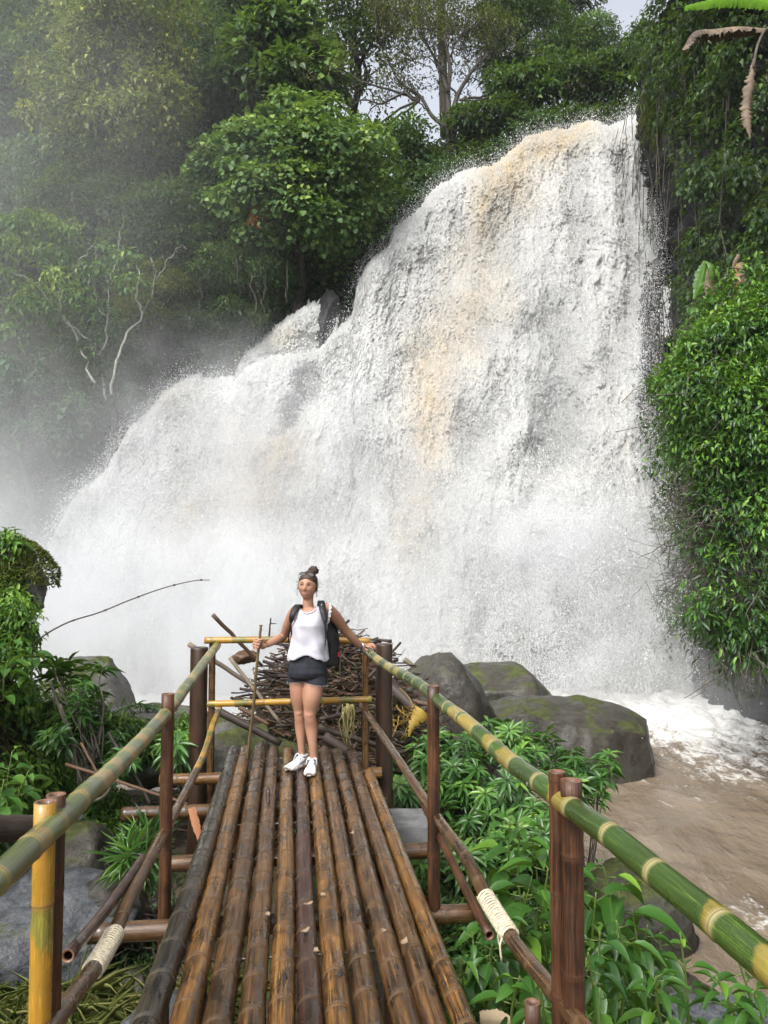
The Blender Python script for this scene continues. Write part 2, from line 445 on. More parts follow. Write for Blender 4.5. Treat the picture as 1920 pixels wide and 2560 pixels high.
def wood_mat(name, c1, c2):
    t = NT(name); p = t.obj(); uv = t.uv()
    n = t.noise(t.mapv(uv, (6, 1.2, 1)), 8, 5, .6); n2 = t.noise(p, 3, 3)
    return t.pbr(t.mix(t.ramp(n2, [(.4, 0), (.7, .5)]), t.ramp(n, [(.3, c1), (.7, c2)]), c1), .5, t.bump(n, .5, .01), spec=.4)
M['drift_dark'] = wood_mat('dark_driftwood', (.018, .012, .009), (.07, .048, .035))
M['drift_brown'] = wood_mat('brown_driftwood', (.06, .032, .018), (.16, .09, .05))
M['drift_pale'] = wood_mat('pale_driftwood', (.14, .11, .08), (.33, .27, .2))
M['deadleaf'] = plain('dry_leaf', (.27, .19, .12), .7)
# ------------------------------------------------------------------ the fall: profile of its lip
def y_face(z): return 22.0 + 4.0 * np.clip((np.asarray(z) + 2.2) / 19.7, 0, 1.3) ** .9
def on_face(px, py, off=0.0):
    Y = 24.0
    for _ in range(8):
        q = at(px, py, Y); Y = float(y_face(q[2])) - off
    return at(px, py, Y)
lipP = [(95, 1440), (130, 1330), (165, 1262), (190, 1215), (250, 1178), (300, 1102), (318, 1062), (372, 1016), (411, 965), (449, 940),
        (488, 928), (502, 943), (551, 931), (584, 940), (610, 905), (660, 884), (720, 868), (775, 862), (797, 850), (833, 810), (880, 772), (892, 700),
        (920, 642), (968, 598), (986, 553), (1039, 521), (1071, 477), (1104, 445), (1153, 412), (1180, 404), (1234, 402),
        (1272, 369), (1321, 326), (1370, 309), (1424, 304), (1478, 288), (1510, 300), (1545, 292), (1587, 268), (1632, 260), (1665, 262)]
lip = np.array([on_face(*p) for p in lipP])
lipX = np.concatenate([[-40, -15.5], lip[:, 0], [14]]); lipZ = np.concatenate([[-2.6, -2.0], lip[:, 2], [lip[-1, 2] + .5]])
def h_lip(X): return np.interp(X, lipX, lipZ)
rightP = [(1640, 262), (1634, 420), (1622, 600), (1605, 780), (1592, 950), (1602, 1080), (1640, 1220), (1705, 1380), (1760, 1540), (1830, 1740)]
rgt = np.array([on_face(*p) for p in rightP])[::-1]
def x_right(z): return np.interp(z, rgt[:, 2], rgt[:, 0])

# ------------------------------------------------------------------ ground, river, rock behind the fall, hillside
RIVER = -2.2
def ground_z(X, Y):
    X = np.asarray(X, float); Y = np.asarray(Y, float)
    z = -1.2 - 1.25 * smooth(X, .7, 3.1) - .1 * smooth(Y, 5, 9)
    z = z + 3.1 * smooth(-X, 3.5, 4.7) * smooth(Y, 2.0, 5.0) * (1 - smooth(Y, 8.2, 10.2)) + .9 * smooth(-X, 4.5, 8)
    z = np.where(Y > 10, z * (1 - smooth(Y, 10.5, 12.5)) + -3.2 * smooth(Y, 10.5, 12.5), z)
    P = np.stack([X.ravel(), Y.ravel(), np.zeros(X.size)], -1)
    n = fbm(P * .9, 4, 3).reshape(X.shape) * .32 + fbm(P * 4, 3, 4).reshape(X.shape) * .05
    return z + n
gx, gy = np.meshgrid(np.linspace(-14, 8, 330), np.linspace(-6, 16, 330), indexing='ij')
V = np.stack([gx, gy, ground_z(gx, gy)], -1).reshape(-1, 3)
tag(mesh('ground', V, grid_faces(330, 330)[:, ::-1], M['soil']), kind='structure')

nx, ny = 520, 420
gx, gy = np.meshgrid(np.linspace(-26, 14, nx), np.linspace(-6, 28, ny), indexing='ij')
P = np.stack([gx.ravel(), gy.ravel(), np.zeros(gx.size)], -1)
foam = smooth(P[:, 1], 15.5, 21) * 1.0
for (px, py, r, a) in [(1740, 1860, 1.6, .5), (1850, 1930, 1.3, .42), (1890, 1850, 2, .4), (1690, 1790, 1.5, .5), (340, 1745, 2.5, .5), (1700, 1990, 1.2, .2), (1840, 2250, .8, .22), (1880, 2330, .6, .2)]:
    c = atz(px, py, RIVER); foam = foam + a * np.exp(-((P[:, 0] - c[0]) ** 2 + (P[:, 1] - c[1]) ** 2) / r ** 2)
amp = .05 + .22 * smooth(P[:, 1], 12, 20)
wz = RIVER + amp * (fbm(P * np.array([.9, .7, 1]), 4, 11, ridge=True) * .9 + fbm(P * 3.5, 3, 12) * .35)
V = P.copy(); V[:, 2] = wz
tag(mesh('river', V, grid_faces(nx, ny)[:, ::-1], M['river'], attrs={'foam': foam}), kind='structure')

# cliff behind the water
nx, nz = 300, 240
X, Z = np.meshgrid(np.linspace(-16, 10.6, nx), np.linspace(-3, 19, nz), indexing='ij')
H = h_lip(X) - .35; Zc = np.minimum(Z, H + .02 * (Z - H))
Yc = y_face(Zc) + 1.0 + np.maximum(Z - H, 0) * .7
P = np.stack([X, Yc, Zc], -1).reshape(-1, 3)
led = fbm(P * np.array([.25, .25, 1.1]), 5, 21, ridge=True) * .35 + fbm(P * 2.2, 4, 22) * .12
P[:, 1] -= led
tag(mesh('cliff_rock_behind_water', P, grid_faces(nx, nz), M['cliff']), kind='structure')

# cliff on the right bank
wall = catmull([(9.7, 28.5), (9.45, 26.5), (9.35, 24.5), (9.0, 21), (8.9, 17.5), (9.3, 13.5), (11, 9), (15, 5)], 220)
wall_s = np.linspace(0, 1, 220)
def wall_at(s, z):
    x = np.interp(s, wall_s, wall[:, 0]); y = np.interp(s, wall_s, wall[:, 1])
    x = x - .10 * np.clip(z - 3, -5, 20) * 0 - .5 * smooth(z, 12, 17)
    return np.stack([x, y, z], -1)
nz = 260
S, Z = np.meshgrid(wall_s, np.linspace(0, 1, nz), indexing='ij'); Z = -3.5 + Z * (21 + 0 * S - 2.6 * (1 - smooth(S, .12, .3)))
P = wall_at(S.ravel(), Z.ravel())
lay = fbm(P * np.array([.2, .2, 1.0]), 5, 31, ridge=True) * .5 + fbm(P * 1.7, 5, 32) * .25
st = np.floor(P[:, 2] / 1.3 + fbm(P * .3, 2, 5)); P[:, 0] -= lay + .28 * (((st * 7919) % 5) / 5.)
tag(mesh('right_cliff', P, grid_faces(220, nz), M['cliff']), kind='structure')

def hill_top(X): return np.interp(X, [-40, -9, -5, -1.5, 2.5, 6, 9.5, 14, 30], [31, 30, 25, 17.5, 20.5, 21.5, 20.5, 21, 24])
def hill(X, Y):
    h = h_lip(X) + .1; y0 = y_face(h) + 1.6 - 1.0 * (X < -14.5)
    t_ = np.clip((Y - y0) / (37 - y0), 0, 1)
    return h + (hill_top(X) - h) * t_ ** .8, y0
nx, ny = 260, 160
X, T = np.meshgrid(np.linspace(-40, 24, nx), np.linspace(-.06, 1.4, ny), indexing='ij')
h = h_lip(X); y0 = y_face(h) + 1.6 - 1.0 * (X < -14.5); Y = y0 + (37 - y0) * T
Z, _ = hill(X, Y); Z = np.where(T < 0, h - 3.0 * (-T / .06), Z)
P = np.stack([X, Y, Z], -1).reshape(-1, 3)
P[:, 2] += fbm(P * .35, 4, 41) * .8
tag(mesh('hillside', P, grid_faces(nx, ny)[:, ::-1], M['hill']), kind='structure')

# ------------------------------------------------------------------ the falling water itself
def sheet(name, Xr, nx, ns, hfun, yface, silts, thins, seed, xr=None, xl=None, base=-2.4, hole=.42, rock=.0, zbase=None):
    X, S = np.meshgrid(np.linspace(Xr[0], Xr[1], nx), np.linspace(0, 1.16, ns), indexing='ij')
    h = hfun(X)
    P0 = np.stack([X.ravel(), np.zeros(X.size), np.zeros(X.size)], -1)
    zb = base if zbase is None else zbase(X)
    z = zb + (h - zb) * np.minimum(S, 1)
    over = np.clip((z - (h - 1.0)) / 1.0, 0, 1)
    Y = yface(z) + .9 * over ** 3 + np.maximum(S - 1, 0) * 14
    z = z + np.where(S > 1, -.15 * (S - 1) * 10, 0)
    P = np.stack([X, Y, z], -1).reshape(-1, 3)
    Q = P.copy(); Q[:, 1] *= .6
    big = fbm(Q * np.array([.33, .33, .22]), 3, seed) * 1.0
    warp = np.stack([fbm(Q * .8, 3, seed + 5), np.zeros(len(P)), fbm(Q * .8, 3, seed + 6)], -1) * .7
    Qw = Q + warp
    med = fbm(Qw * np.array([1.15, 1, .6]), 5, seed + 1, gain=.55) * 1.3
    streak = fbm(Qw * np.array([2.6, 1, .45]), 5, seed + 2, gain=.6)
    finen = fbm(Qw * np.array([6, 6, 4.6]), 5, seed + 3, gain=.72) * 1.2
    r = np.random.default_rng(seed)
    top = smooth(h.ravel() - P[:, 2], -.2, 1.5)
    d = .75 * big * top + .07 * med * (.4 + .6 * top) + .13 * streak * top + .018 * finen + .012 * r.normal(size=len(P))
    P[:, 1] -= d + .25
    P[:, 2] += .35 * d * (1 - top) + .25 * (.5 * med + finen * .5 + .12 * r.normal(size=len(P))) * (1 - smooth(h.ravel() - P[:, 2], 0, .9)) + .02 * r.normal(size=len(P))
    P[:, 0] += .3 * warp[:, 0] * top + .012 * r.normal(size=len(P))
    silt = np.zeros(len(P)); thin = np.zeros(len(P))
    zf = z.ravel(); xf = X.ravel()
    for px, py, rx, rz, a in silts:
        c = on_face(px, py); s_ = 24 / F
        silt += a * np.exp(-((xf - c[0]) / (rx * s_)) ** 2 - ((zf - c[2]) / (rz * s_)) ** 2)
    for px, py, rx, rz, a in thins:
        c = on_face(px, py); s_ = 24 / F
        thin += a * np.exp(-((xf - c[0]) / (rx * s_)) ** 2 - ((zf - c[2]) / (rz * s_)) ** 2)
    hn = finen * .8 + streak * .35 + .06 * r.normal(size=len(P)) + .45 * med
    keep = (thin * .8 + hn * .55) < hole + .62
    if xr is not None:
        e = xr(zf) - xf
        keep &= e + .35 * finen + .22 * streak > .0
    if xl is not None: keep &= (xf - xl(zf)) + .4 * finen > 0
    P[:, 1] += 1.0 * np.clip(thin, 0, .5)
    soft = perlin(Q * np.array([.45, .4, .35]), seed + 8)
    shade_grain = np.clip(.5 * np.abs(r.normal(size=len(P))) * (.35 + 1.2 * smooth(soft, -.15, .35) + 1.4 * np.clip(thin, 0, 1)) + .8 * smooth(-finen, .15, .7) + .5 * smooth(-streak, .1, .6) - .15, 0, 1.4)  # random grey plus darker hollows: shade between drops painted into the colour
    Fq = grid_faces(nx, ns)
    Fq = Fq[keep[Fq].all(axis=1)]
    o = mesh(name, P, Fq, M['fall'], attrs={'shade_grain': shade_grain, 'silt': np.clip(silt * 1.15, 0, 1), 'thin': np.clip(thin * 1.1, 0, .9)})
    tag(o, kind='structure')
    return P, keep, thin, top, silt

SILT = [(1400, 330, 90, 60, .95), (1330, 370, 110, 60, .8), (1245, 450, 60, 70, .75), (1215, 540, 40, 60, 1.1), (1290, 480, 90, 90, .45), (1200, 640, 90, 80, .55),
        (1190, 760, 100, 80, .5), (1120, 860, 110, 100, .45), (1080, 1000, 60, 130, .6), (1060, 1180, 60, 140, .55), (1020, 1330, 50, 120, .45),
        (690, 1130, 90, 60, .6), (640, 1200, 110, 70, .5), (560, 1280, 120, 90, .4), (660, 1250, 60, 50, .6), (430, 1000, 60, 60, .3), (560, 1060, 90, 50, .25), (480, 1350, 110, 80, .35)]
THIN = [(1450, 560, 35, 170, .42), (1570, 640, 28, 200, .35), (1390, 830, 60, 120, .55), (1400, 1050, 60, 90, .55), (1360, 1150, 60, 60, .5), (1170, 1100, 40, 120, .42), (1000, 1210, 40, 90, .5),
        (770, 960, 22, 60, .75), (735, 1050, 25, 30, .5), (1500, 1400, 110, 90, .6), (1390, 1500, 90, 120, .8), (1330, 1640, 110, 90, .85), (1520, 1620, 110, 90, .65), (1240, 1500, 50, 140, .5), (1420, 1720, 160, 60, .7),
        (1640, 1120, 50, 90, .4), (640, 1330, 70, 50, .25), (900, 1150, 60, 60, .2), (850, 1300, 60, 50, .2), (500, 1180, 60, 50, .18)]
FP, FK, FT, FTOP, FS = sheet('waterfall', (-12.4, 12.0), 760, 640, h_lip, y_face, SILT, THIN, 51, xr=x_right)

# the narrow upper cascade behind, on the left
upP = [(585, 935), (600, 892), (613, 868), (640, 845), (665, 827), (710, 792), (752, 764), (800, 742), (835, 733), (850, 760)]
def yb(z): return y_face(z) + 2.4
up = np.array([at(px, py, 25.0) for px, py in upP])
def hu(X): return np.interp(X, up[:, 0], up[:, 2])
sheet('upper_cascade', (up[0, 0], up[-1, 0]), 150, 170, hu, lambda z: 24.75 + .1 * np.asarray(z) * 0,
      [(700, 840, 60, 40, .3)], [], 61, zbase=lambda X: hu(X) - 2.6)

# ------------------------------------------------------------------ droplets
def droplets(name, P, size, label_kind='stuff', stretch=None):
    n = len(P); r = np.random.default_rng(len(P))
    T = np.array([(1, 1, 1), (1, -1, -1), (-1, 1, -1), (-1, -1, 1)], float) / 1.732
    Q = r.normal(size=(n, 4)); Q /= np.linalg.norm(Q, axis=1)[:, None]
    w, x, y, z = Q.T
    R = np.stack([np.stack([1 - 2 * (y * y + z * z), 2 * (x * y - w * z), 2 * (x * z + w * y)], -1),
                  np.stack([2 * (x * y + w * z), 1 - 2 * (x * x + z * z), 2 * (y * z - w * x)], -1),
                  np.stack([2 * (x * z - w * y), 2 * (y * z + w * x), 1 - 2 * (x * x + y * y)], -1)], 1)
    V = np.einsum('nij,kj->nki', R, T) * size[:, None, None]
    if stretch is not None: V[:, :, 2] *= stretch[:, None]
    V += P[:, None]
    Fa = np.array([(0, 1, 2), (0, 3, 1), (0, 2, 3), (1, 3, 2)])
    Fs = (Fa[None] + 4 * np.arange(n)[:, None, None]).reshape(-1, 3)
    o = mesh(name, V.reshape(-1, 3), Fs, M['spray'], smooth_=False)
    return tag(o, kind=label_kind)
r = np.random.default_rng(99)
X_ = FP[:, 0]; Z_ = FP[:, 2]
# weights: everywhere a little, lots at the edges, over thin places and in the lower half
wt = 1.1 + 5 * np.clip(FT, 0, 1) + 1.2 * (1 - FTOP) + 1.3 * smooth(-Z_, -9, 2)
e = x_right(Z_) - X_
wt = wt * (e > -.6) + 9 * np.exp(-(e / .45) ** 2)
wt *= (Z_ < 19)
ND = 400000
idx = r.choice(len(FP), ND, p=wt / wt.sum())
Pd = FP[idx] + r.normal(size=(ND, 3)) * np.array([.09, .05, .09])
off = r.exponential(.30, ND) * (.35 + .65 * (FTOP[idx] > .5)); Pd[:, 1] -= off
lipm = FTOP[idx] < .6; Pd[lipm, 2] += r.exponential(.16, lipm.sum()); Pd[lipm, 0] -= r.exponential(.10, lipm.sum())
sz = np.clip(r.lognormal(-4.85, .42, ND), .004, .022)
droplets('waterfall_spray', Pd, sz, stretch=1 + r.random(ND) * 1.2)
# the burst of drops thrown up at lower right
n = 90000
c = on_face(1480, 1480, 1.0)
th = r.normal(size=(n, 3)) * np.array([1.9, .8, 1.9]) ; Pb = c + th; Pb[:, 1] = y_face(Pb[:, 2]) - .4 - r.exponential(.9, n)
nn = fbm(Pb * np.array([1.4, .5, 1.0]), 4, 71); ok = (nn + .18 * r.normal(size=n) > -.02) & (Pb[:, 2] > RIVER)
droplets('splash_burst', Pb[ok], np.clip(r.lognormal(-4.55, .42, ok.sum()), .006, .03), stretch=1 + r.random(ok.sum()))
n = 5000
c = on_face(1650, 1120, .6)
Pb = c + r.normal(size=(n, 3)) * np.array([.42, .5, 1.1]); droplets('cliff_edge_splash', Pb, np.clip(r.lognormal(-4.3, .4, n), .008, .035))

# ------------------------------------------------------------------ mist (local clouds of fine spray) and air
def mist(name, c, rad, dens, nscale=.5, seed=0, aniso=.0, lo=.35, hi=.65, col=(.93, .95, .97)):
    V, Fa = ico(3)
    o = mesh(name, V * 1.0, Fa, None)
    o.location = c; o.scale = rad; o['kind'] = 'stuff'
    t = NT(name + '_air'); tc = t.n('TexCoord').outputs['Object']
    l = t.n('VectorMath', {0: tc}, operation='LENGTH').outputs['Value']
    fall = t.ramp(l, [(0, 1), (.45, .62), (.8, .14), (1, 0)], 'EASE')
    nn = t.ramp(t.noise(t.mapv(t.obj(), (1, 1, .75)), nscale, 4, .6, .3), [(lo, .12), (hi, 1)])
    d = t.math('MULTIPLY', t.math('MULTIPLY', fall, nn), dens)
    v = t.n('VolumePrincipled', {'Color': (*col, 1), 'Density': d, 'Anisotropy': aniso})
    t.link(v.outputs[0], t.out.inputs['Volume']); o.data.materials.append(t.m)
    return o
mist('mist_at_foot', (-5.2, 19.4, -.4), (9.5, 3.0, 5.0), 1.0, .42)
mist('mist_left_slope', (-11.5, 21.5, 12.0), (9.5, 4.5, 11.5), .065, .25, lo=.2, hi=.8)
mist('mist_left_gorge', (-12.3, 19.5, 2.5), (6.4, 4.0, 7.0), .42, .28)
mist('mist_splash_right', (5.6, 20.0, .2), (4.8, 2.2, 3.4), .45, .6, lo=.42, hi=.6)
mist('mist_mid_fall', (-3.5, 21.4, 5.0), (7.5, 1.8, 4.2), .35, .5, lo=.42, hi=.6)
mist('mist_face_upper', (4.4, 23.0, 8.0), (4.4, 1.3, 6.4), .30, .75, lo=.46, hi=.60)
mist('mist_face_left', (-4.3, 22.4, 5.6), (5.5, 1.4, 3.2), .32, .8, lo=.46, hi=.60)
mist('mist_burst_right', tuple(on_face(1440, 1340, 1.6)), (3.8, 1.2, 1.9), 1.0, .9, lo=.38, hi=.6)
mist('mist_over_pool', (6.2, 17.4, -1.3), (5.0, 3.6, 1.5), .16, .6)
mist('mist_centre_fall', (1.5, 21.2, 2.6), (3.5, 1.6, 3.0), .35, .6, lo=.42, hi=.6)
HAZE = True
# ------------------------------------------------------------------ leaves
def tpl(rows, fold=.12, droop=.2):
    """rows (y, halfwidth); first and last may be points"""
    V = []; Fq = []; Ft = []; UV = []; prev = None
    for y, w in rows:
        zc = -droop * y * y
        if w == 0: cur = [len(V)]; V.append((0, y, zc)); UV.append((.5, y))
        else:
            cur = [len(V), len(V) + 1, len(V) + 2]
            V += [(-w, y, zc + fold * w), (0, y, zc), (w, y, zc + fold * w)]; UV += [(0, y), (.5, y), (1, y)]
        if prev is not None:
            if len(prev) == 1 and len(cur) == 3: Ft += [(prev[0], cur[1], cur[0]), (prev[0], cur[2], cur[1])]
            elif len(prev) == 3 and len(cur) == 1: Ft += [(prev[0], prev[1], cur[0]), (prev[1], prev[2], cur[0])]
            else: Fq += [(prev[0], prev[1], cur[1], cur[0]), (prev[1], prev[2], cur[2], cur[1])]
        prev = cur
    return np.array(V, float), [np.array(f) for f in (Fq, Ft) if f], np.array(UV, float)
TP = {'far': tpl([(0, 0), (.45, .5), (1, 0)], .3, .25), 'lance': tpl([(0, 0), (.3, .42), (.65, .4), (1, 0)], .3, .28),
      'broad': tpl([(0, 0), (.15, .34), (.4, .5), (.75, .33), (1, 0)], .3, .35), 'heart': tpl([(0, .12), (.18, .5), (.55, .45), (1, 0)], .15, .25),
      'blade': tpl([(0, .5), (.35, .5), (.7, .36), (1, 0)], .2, .55), 'big': tpl([(0, 0), (.12, .26), (.3, .46), (.5, .5), (.7, .4), (.88, .2), (1, 0)], .35, .5)}

def leaves(mb, P, D, N, L, W, kind='far', tint=.5):
    """add a batch of leaves"""
    TV, TF, TU = TP[kind]; n = len(P)
    if n == 0: return
    D = norm(D); S = norm(np.cross(D, N)); U = np.cross(S, D)
    L = np.broadcast_to(L, (n,)); W = np.broadcast_to(W, (n,))
    V = (P[:, None] + TV[None, :, 0:1] * (W[:, None, None] * S[:, None]) + TV[None, :, 1:2] * (L[:, None, None] * D[:, None])
         + TV[None, :, 2:3] * (L[:, None, None] * U[:, None]))
    k = len(TV)
    Fs = [(f[None] + k * np.arange(n)[:, None, None]).reshape(-1, f.shape[1]) for f in TF]
    mb.add(V.reshape(-1, 3), Fs, np.tile(TU, (n, 1)), tint=np.repeat(np.broadcast_to(tint, (n,)), k))

def clumps(mb, C, R, nl, L, W, kind='far', face=(0, -.6, .8), hang=.5, tint0=.35, tvar=.22, seed=0, flat=.75, top_light=.3, inner=.45, aspect=None):
    """leafy clumps: centres C (n,3), radii R (n), nl leaves each; leaves on the outside, drooping"""
    r = np.random.default_rng(seed); n = len(C); m = n * nl
    Cc = np.repeat(C, nl, 0); Rr = np.repeat(R, nl)
    d = norm(r.normal(size=(m, 3)) + np.array(face) * .9)
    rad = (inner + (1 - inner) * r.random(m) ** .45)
    bump = 1 + .35 * perlin(d * 2.3 + Cc, seed + 3)
    asp = np.array([1, 1, flat]) if aspect is None else np.array(aspect)
    P = Cc + d * (Rr * rad * bump)[:, None] * asp
    D = norm(d * .9 + r.normal(size=(m, 3)) * .55 + np.array([0, 0, -hang]))
    N = norm(d * .6 + np.array([0, 0, .9]) + r.normal(size=(m, 3)) * .35)
    ct = np.repeat(r.normal(size=n) * tvar * .7, nl)
    tint = np.clip(tint0 + ct + r.normal(size=m) * tvar * .8 + top_light * np.maximum(d[:, 2], -.3) * rad + .35 * (r.random(m) > .9), 0, 1)  # upper and outer leaves get a lighter tint: light from above painted in
    s = r.uniform(.5, 1.3, m)
    leaves(mb, P, D, N, L * s, W * s, kind, tint)

def crown_points(c, rad, n, seed, front=.5, lo=.45):
    r = np.random.default_rng(seed)
    d = norm(r.normal(size=(n, 3)) + np.array([0, -front, .25]))
    k = lo + (1 - lo) * r.random(n) ** .5
    k *= 1 + .75 * perlin(d * 1.5 + seed * 1.3, seed)
    return np.array(c) + d * k[:, None] * np.array(rad)

def twig(mb, p0, p1, r0, r1, wob=.08, seed=0, n=7, sides=5, sag=0):
    r = np.random.default_rng(seed); p0 = np.array(p0, float); p1 = np.array(p1, float)
    L = np.linalg.norm(p1 - p0); t_ = np.linspace(0, 1, n)[:, None]
    P = p0 + (p1 - p0) * t_ + r.normal(size=(n, 3)) * wob * L * np.sin(np.pi * t_)
    P[:, 2] -= sag * L * (4 * t_ * (1 - t_))[:, 0]
    V, Fs, uv = tube(P, np.linspace(r0, r1, n), sides); mb.add(V, Fs, uv); return P

def tree(name, label, base, top, crown_c, rad, ncl, nl, L, mat, bark_='bark_dark', group=None, seed=1, tint=.35, trunk_r=.16, kind='far', W=None,
         clump_r=None, hang=.5, cat='tree', front=.5, branches=10, face=(0, -.6, .8), tvar=.22, flat=.75, extra=None):
    root = thing(name, label, cat, base, group)
    C = crown_points(crown_c, rad, ncl, seed, front)
    R = (clump_r or .33 * float(np.mean(rad))) * np.random.default_rng(seed + 1).uniform(.6, 1.3, ncl)
    mb = MB(); clumps(mb, C, R, nl, L, W or L * .5, kind, face, hang, tint, tvar, seed, flat)
    if extra: extra(mb)
    mb.build('crown', LM[mat], root)
    tb = MB(); spine = twig(tb, base, top, trunk_r, trunk_r * .5, .03, seed, 10, 8)
    for k in range(min(branches, ncl)):
        s = spine[5 + (k % 5)]
        twig(tb, s, C[k], trunk_r * .42, trunk_r * .08, .1, seed + k, 7, 5)
    tb.build('trunk', M[bark_], root)
    return root

# ------------------------------------------------------------------ trees on the far hillside
G = 'trees on the hillside behind the waterfall'
A = at
def xy(px, py, Y): return at(px, py, Y)
def hz(px, py, Y, dz=0):
    q = at(px, py, Y); return (q[0], q[1], float(hill(q[0], q[1])[0]) - .3 + dz)
def T(name, label, px, py, Y, rx, ry, ncl, nl, L, mat, ptop=None, depth=.8, **k):
    """tree whose crown centre is at pixel (px,py), radii in photo pixels"""
    c = at(px, py, Y); s = Y / F
    rad = (rx * s, min(rx, ry) * s * depth, ry * s)
    hb = float(hill(c[0], Y)[0]); bz = min(hb, c[2] - rad[2] * .9) - .2
    base = (c[0], Y + .3, bz); top = (c[0] + .1, Y, c[2] + rad[2] * .2)
    return tree(name, label, base, top, c, rad, ncl, nl, L, mat, group=G, **k)
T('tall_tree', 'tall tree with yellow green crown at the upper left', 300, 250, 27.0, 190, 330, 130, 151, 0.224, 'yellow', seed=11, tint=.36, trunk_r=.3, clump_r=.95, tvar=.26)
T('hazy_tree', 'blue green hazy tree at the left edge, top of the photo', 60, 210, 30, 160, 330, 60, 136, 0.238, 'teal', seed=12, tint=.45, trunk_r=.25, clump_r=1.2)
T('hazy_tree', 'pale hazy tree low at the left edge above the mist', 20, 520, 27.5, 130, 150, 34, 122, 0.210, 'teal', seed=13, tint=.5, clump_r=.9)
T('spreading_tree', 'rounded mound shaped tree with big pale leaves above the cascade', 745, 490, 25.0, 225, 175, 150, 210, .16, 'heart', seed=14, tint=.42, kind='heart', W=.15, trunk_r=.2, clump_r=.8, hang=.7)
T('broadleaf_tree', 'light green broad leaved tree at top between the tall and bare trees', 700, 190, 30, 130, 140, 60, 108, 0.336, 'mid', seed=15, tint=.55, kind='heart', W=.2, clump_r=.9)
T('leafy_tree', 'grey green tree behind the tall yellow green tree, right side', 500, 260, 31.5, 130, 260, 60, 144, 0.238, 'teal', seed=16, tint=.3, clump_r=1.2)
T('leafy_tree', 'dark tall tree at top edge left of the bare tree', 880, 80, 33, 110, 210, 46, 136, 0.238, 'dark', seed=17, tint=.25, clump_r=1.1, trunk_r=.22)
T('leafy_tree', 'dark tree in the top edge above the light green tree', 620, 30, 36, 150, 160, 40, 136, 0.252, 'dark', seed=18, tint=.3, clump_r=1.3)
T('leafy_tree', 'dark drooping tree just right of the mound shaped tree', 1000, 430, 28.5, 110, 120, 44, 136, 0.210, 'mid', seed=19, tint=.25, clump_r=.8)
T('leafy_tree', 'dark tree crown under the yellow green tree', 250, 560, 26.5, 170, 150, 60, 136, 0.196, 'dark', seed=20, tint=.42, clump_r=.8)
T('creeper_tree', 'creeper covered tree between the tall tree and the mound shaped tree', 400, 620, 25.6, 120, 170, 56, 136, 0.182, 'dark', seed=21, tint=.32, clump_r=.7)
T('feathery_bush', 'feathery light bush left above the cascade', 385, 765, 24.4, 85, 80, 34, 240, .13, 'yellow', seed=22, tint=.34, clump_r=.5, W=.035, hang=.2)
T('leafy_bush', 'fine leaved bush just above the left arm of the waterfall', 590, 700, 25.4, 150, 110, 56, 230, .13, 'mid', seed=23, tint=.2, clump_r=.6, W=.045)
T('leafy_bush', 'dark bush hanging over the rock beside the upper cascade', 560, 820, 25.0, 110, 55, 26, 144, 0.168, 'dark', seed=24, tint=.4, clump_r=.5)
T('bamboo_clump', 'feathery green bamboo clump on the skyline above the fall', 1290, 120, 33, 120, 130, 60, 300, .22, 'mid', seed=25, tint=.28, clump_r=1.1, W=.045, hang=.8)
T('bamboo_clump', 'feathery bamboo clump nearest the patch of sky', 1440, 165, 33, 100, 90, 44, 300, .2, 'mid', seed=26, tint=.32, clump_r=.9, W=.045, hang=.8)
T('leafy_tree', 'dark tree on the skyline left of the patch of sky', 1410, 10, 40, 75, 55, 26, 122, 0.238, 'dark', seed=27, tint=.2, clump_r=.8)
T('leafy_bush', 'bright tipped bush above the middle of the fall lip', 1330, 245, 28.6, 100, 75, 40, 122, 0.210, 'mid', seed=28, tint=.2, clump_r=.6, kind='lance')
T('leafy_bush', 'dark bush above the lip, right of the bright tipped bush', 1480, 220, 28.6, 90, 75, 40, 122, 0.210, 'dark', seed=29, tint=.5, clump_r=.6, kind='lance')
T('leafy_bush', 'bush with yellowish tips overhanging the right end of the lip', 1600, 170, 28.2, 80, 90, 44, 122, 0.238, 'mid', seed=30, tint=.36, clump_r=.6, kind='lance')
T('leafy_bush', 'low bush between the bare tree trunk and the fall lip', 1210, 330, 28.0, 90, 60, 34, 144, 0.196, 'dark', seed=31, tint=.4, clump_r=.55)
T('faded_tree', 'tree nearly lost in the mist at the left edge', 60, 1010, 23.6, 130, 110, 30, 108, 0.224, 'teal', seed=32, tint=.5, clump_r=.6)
T('leafy_bush', 'dark undergrowth bush left of the foot of the cascade', 280, 930, 24.0, 100, 90, 34, 144, 0.168, 'dark', seed=33, tint=.4, clump_r=.5)

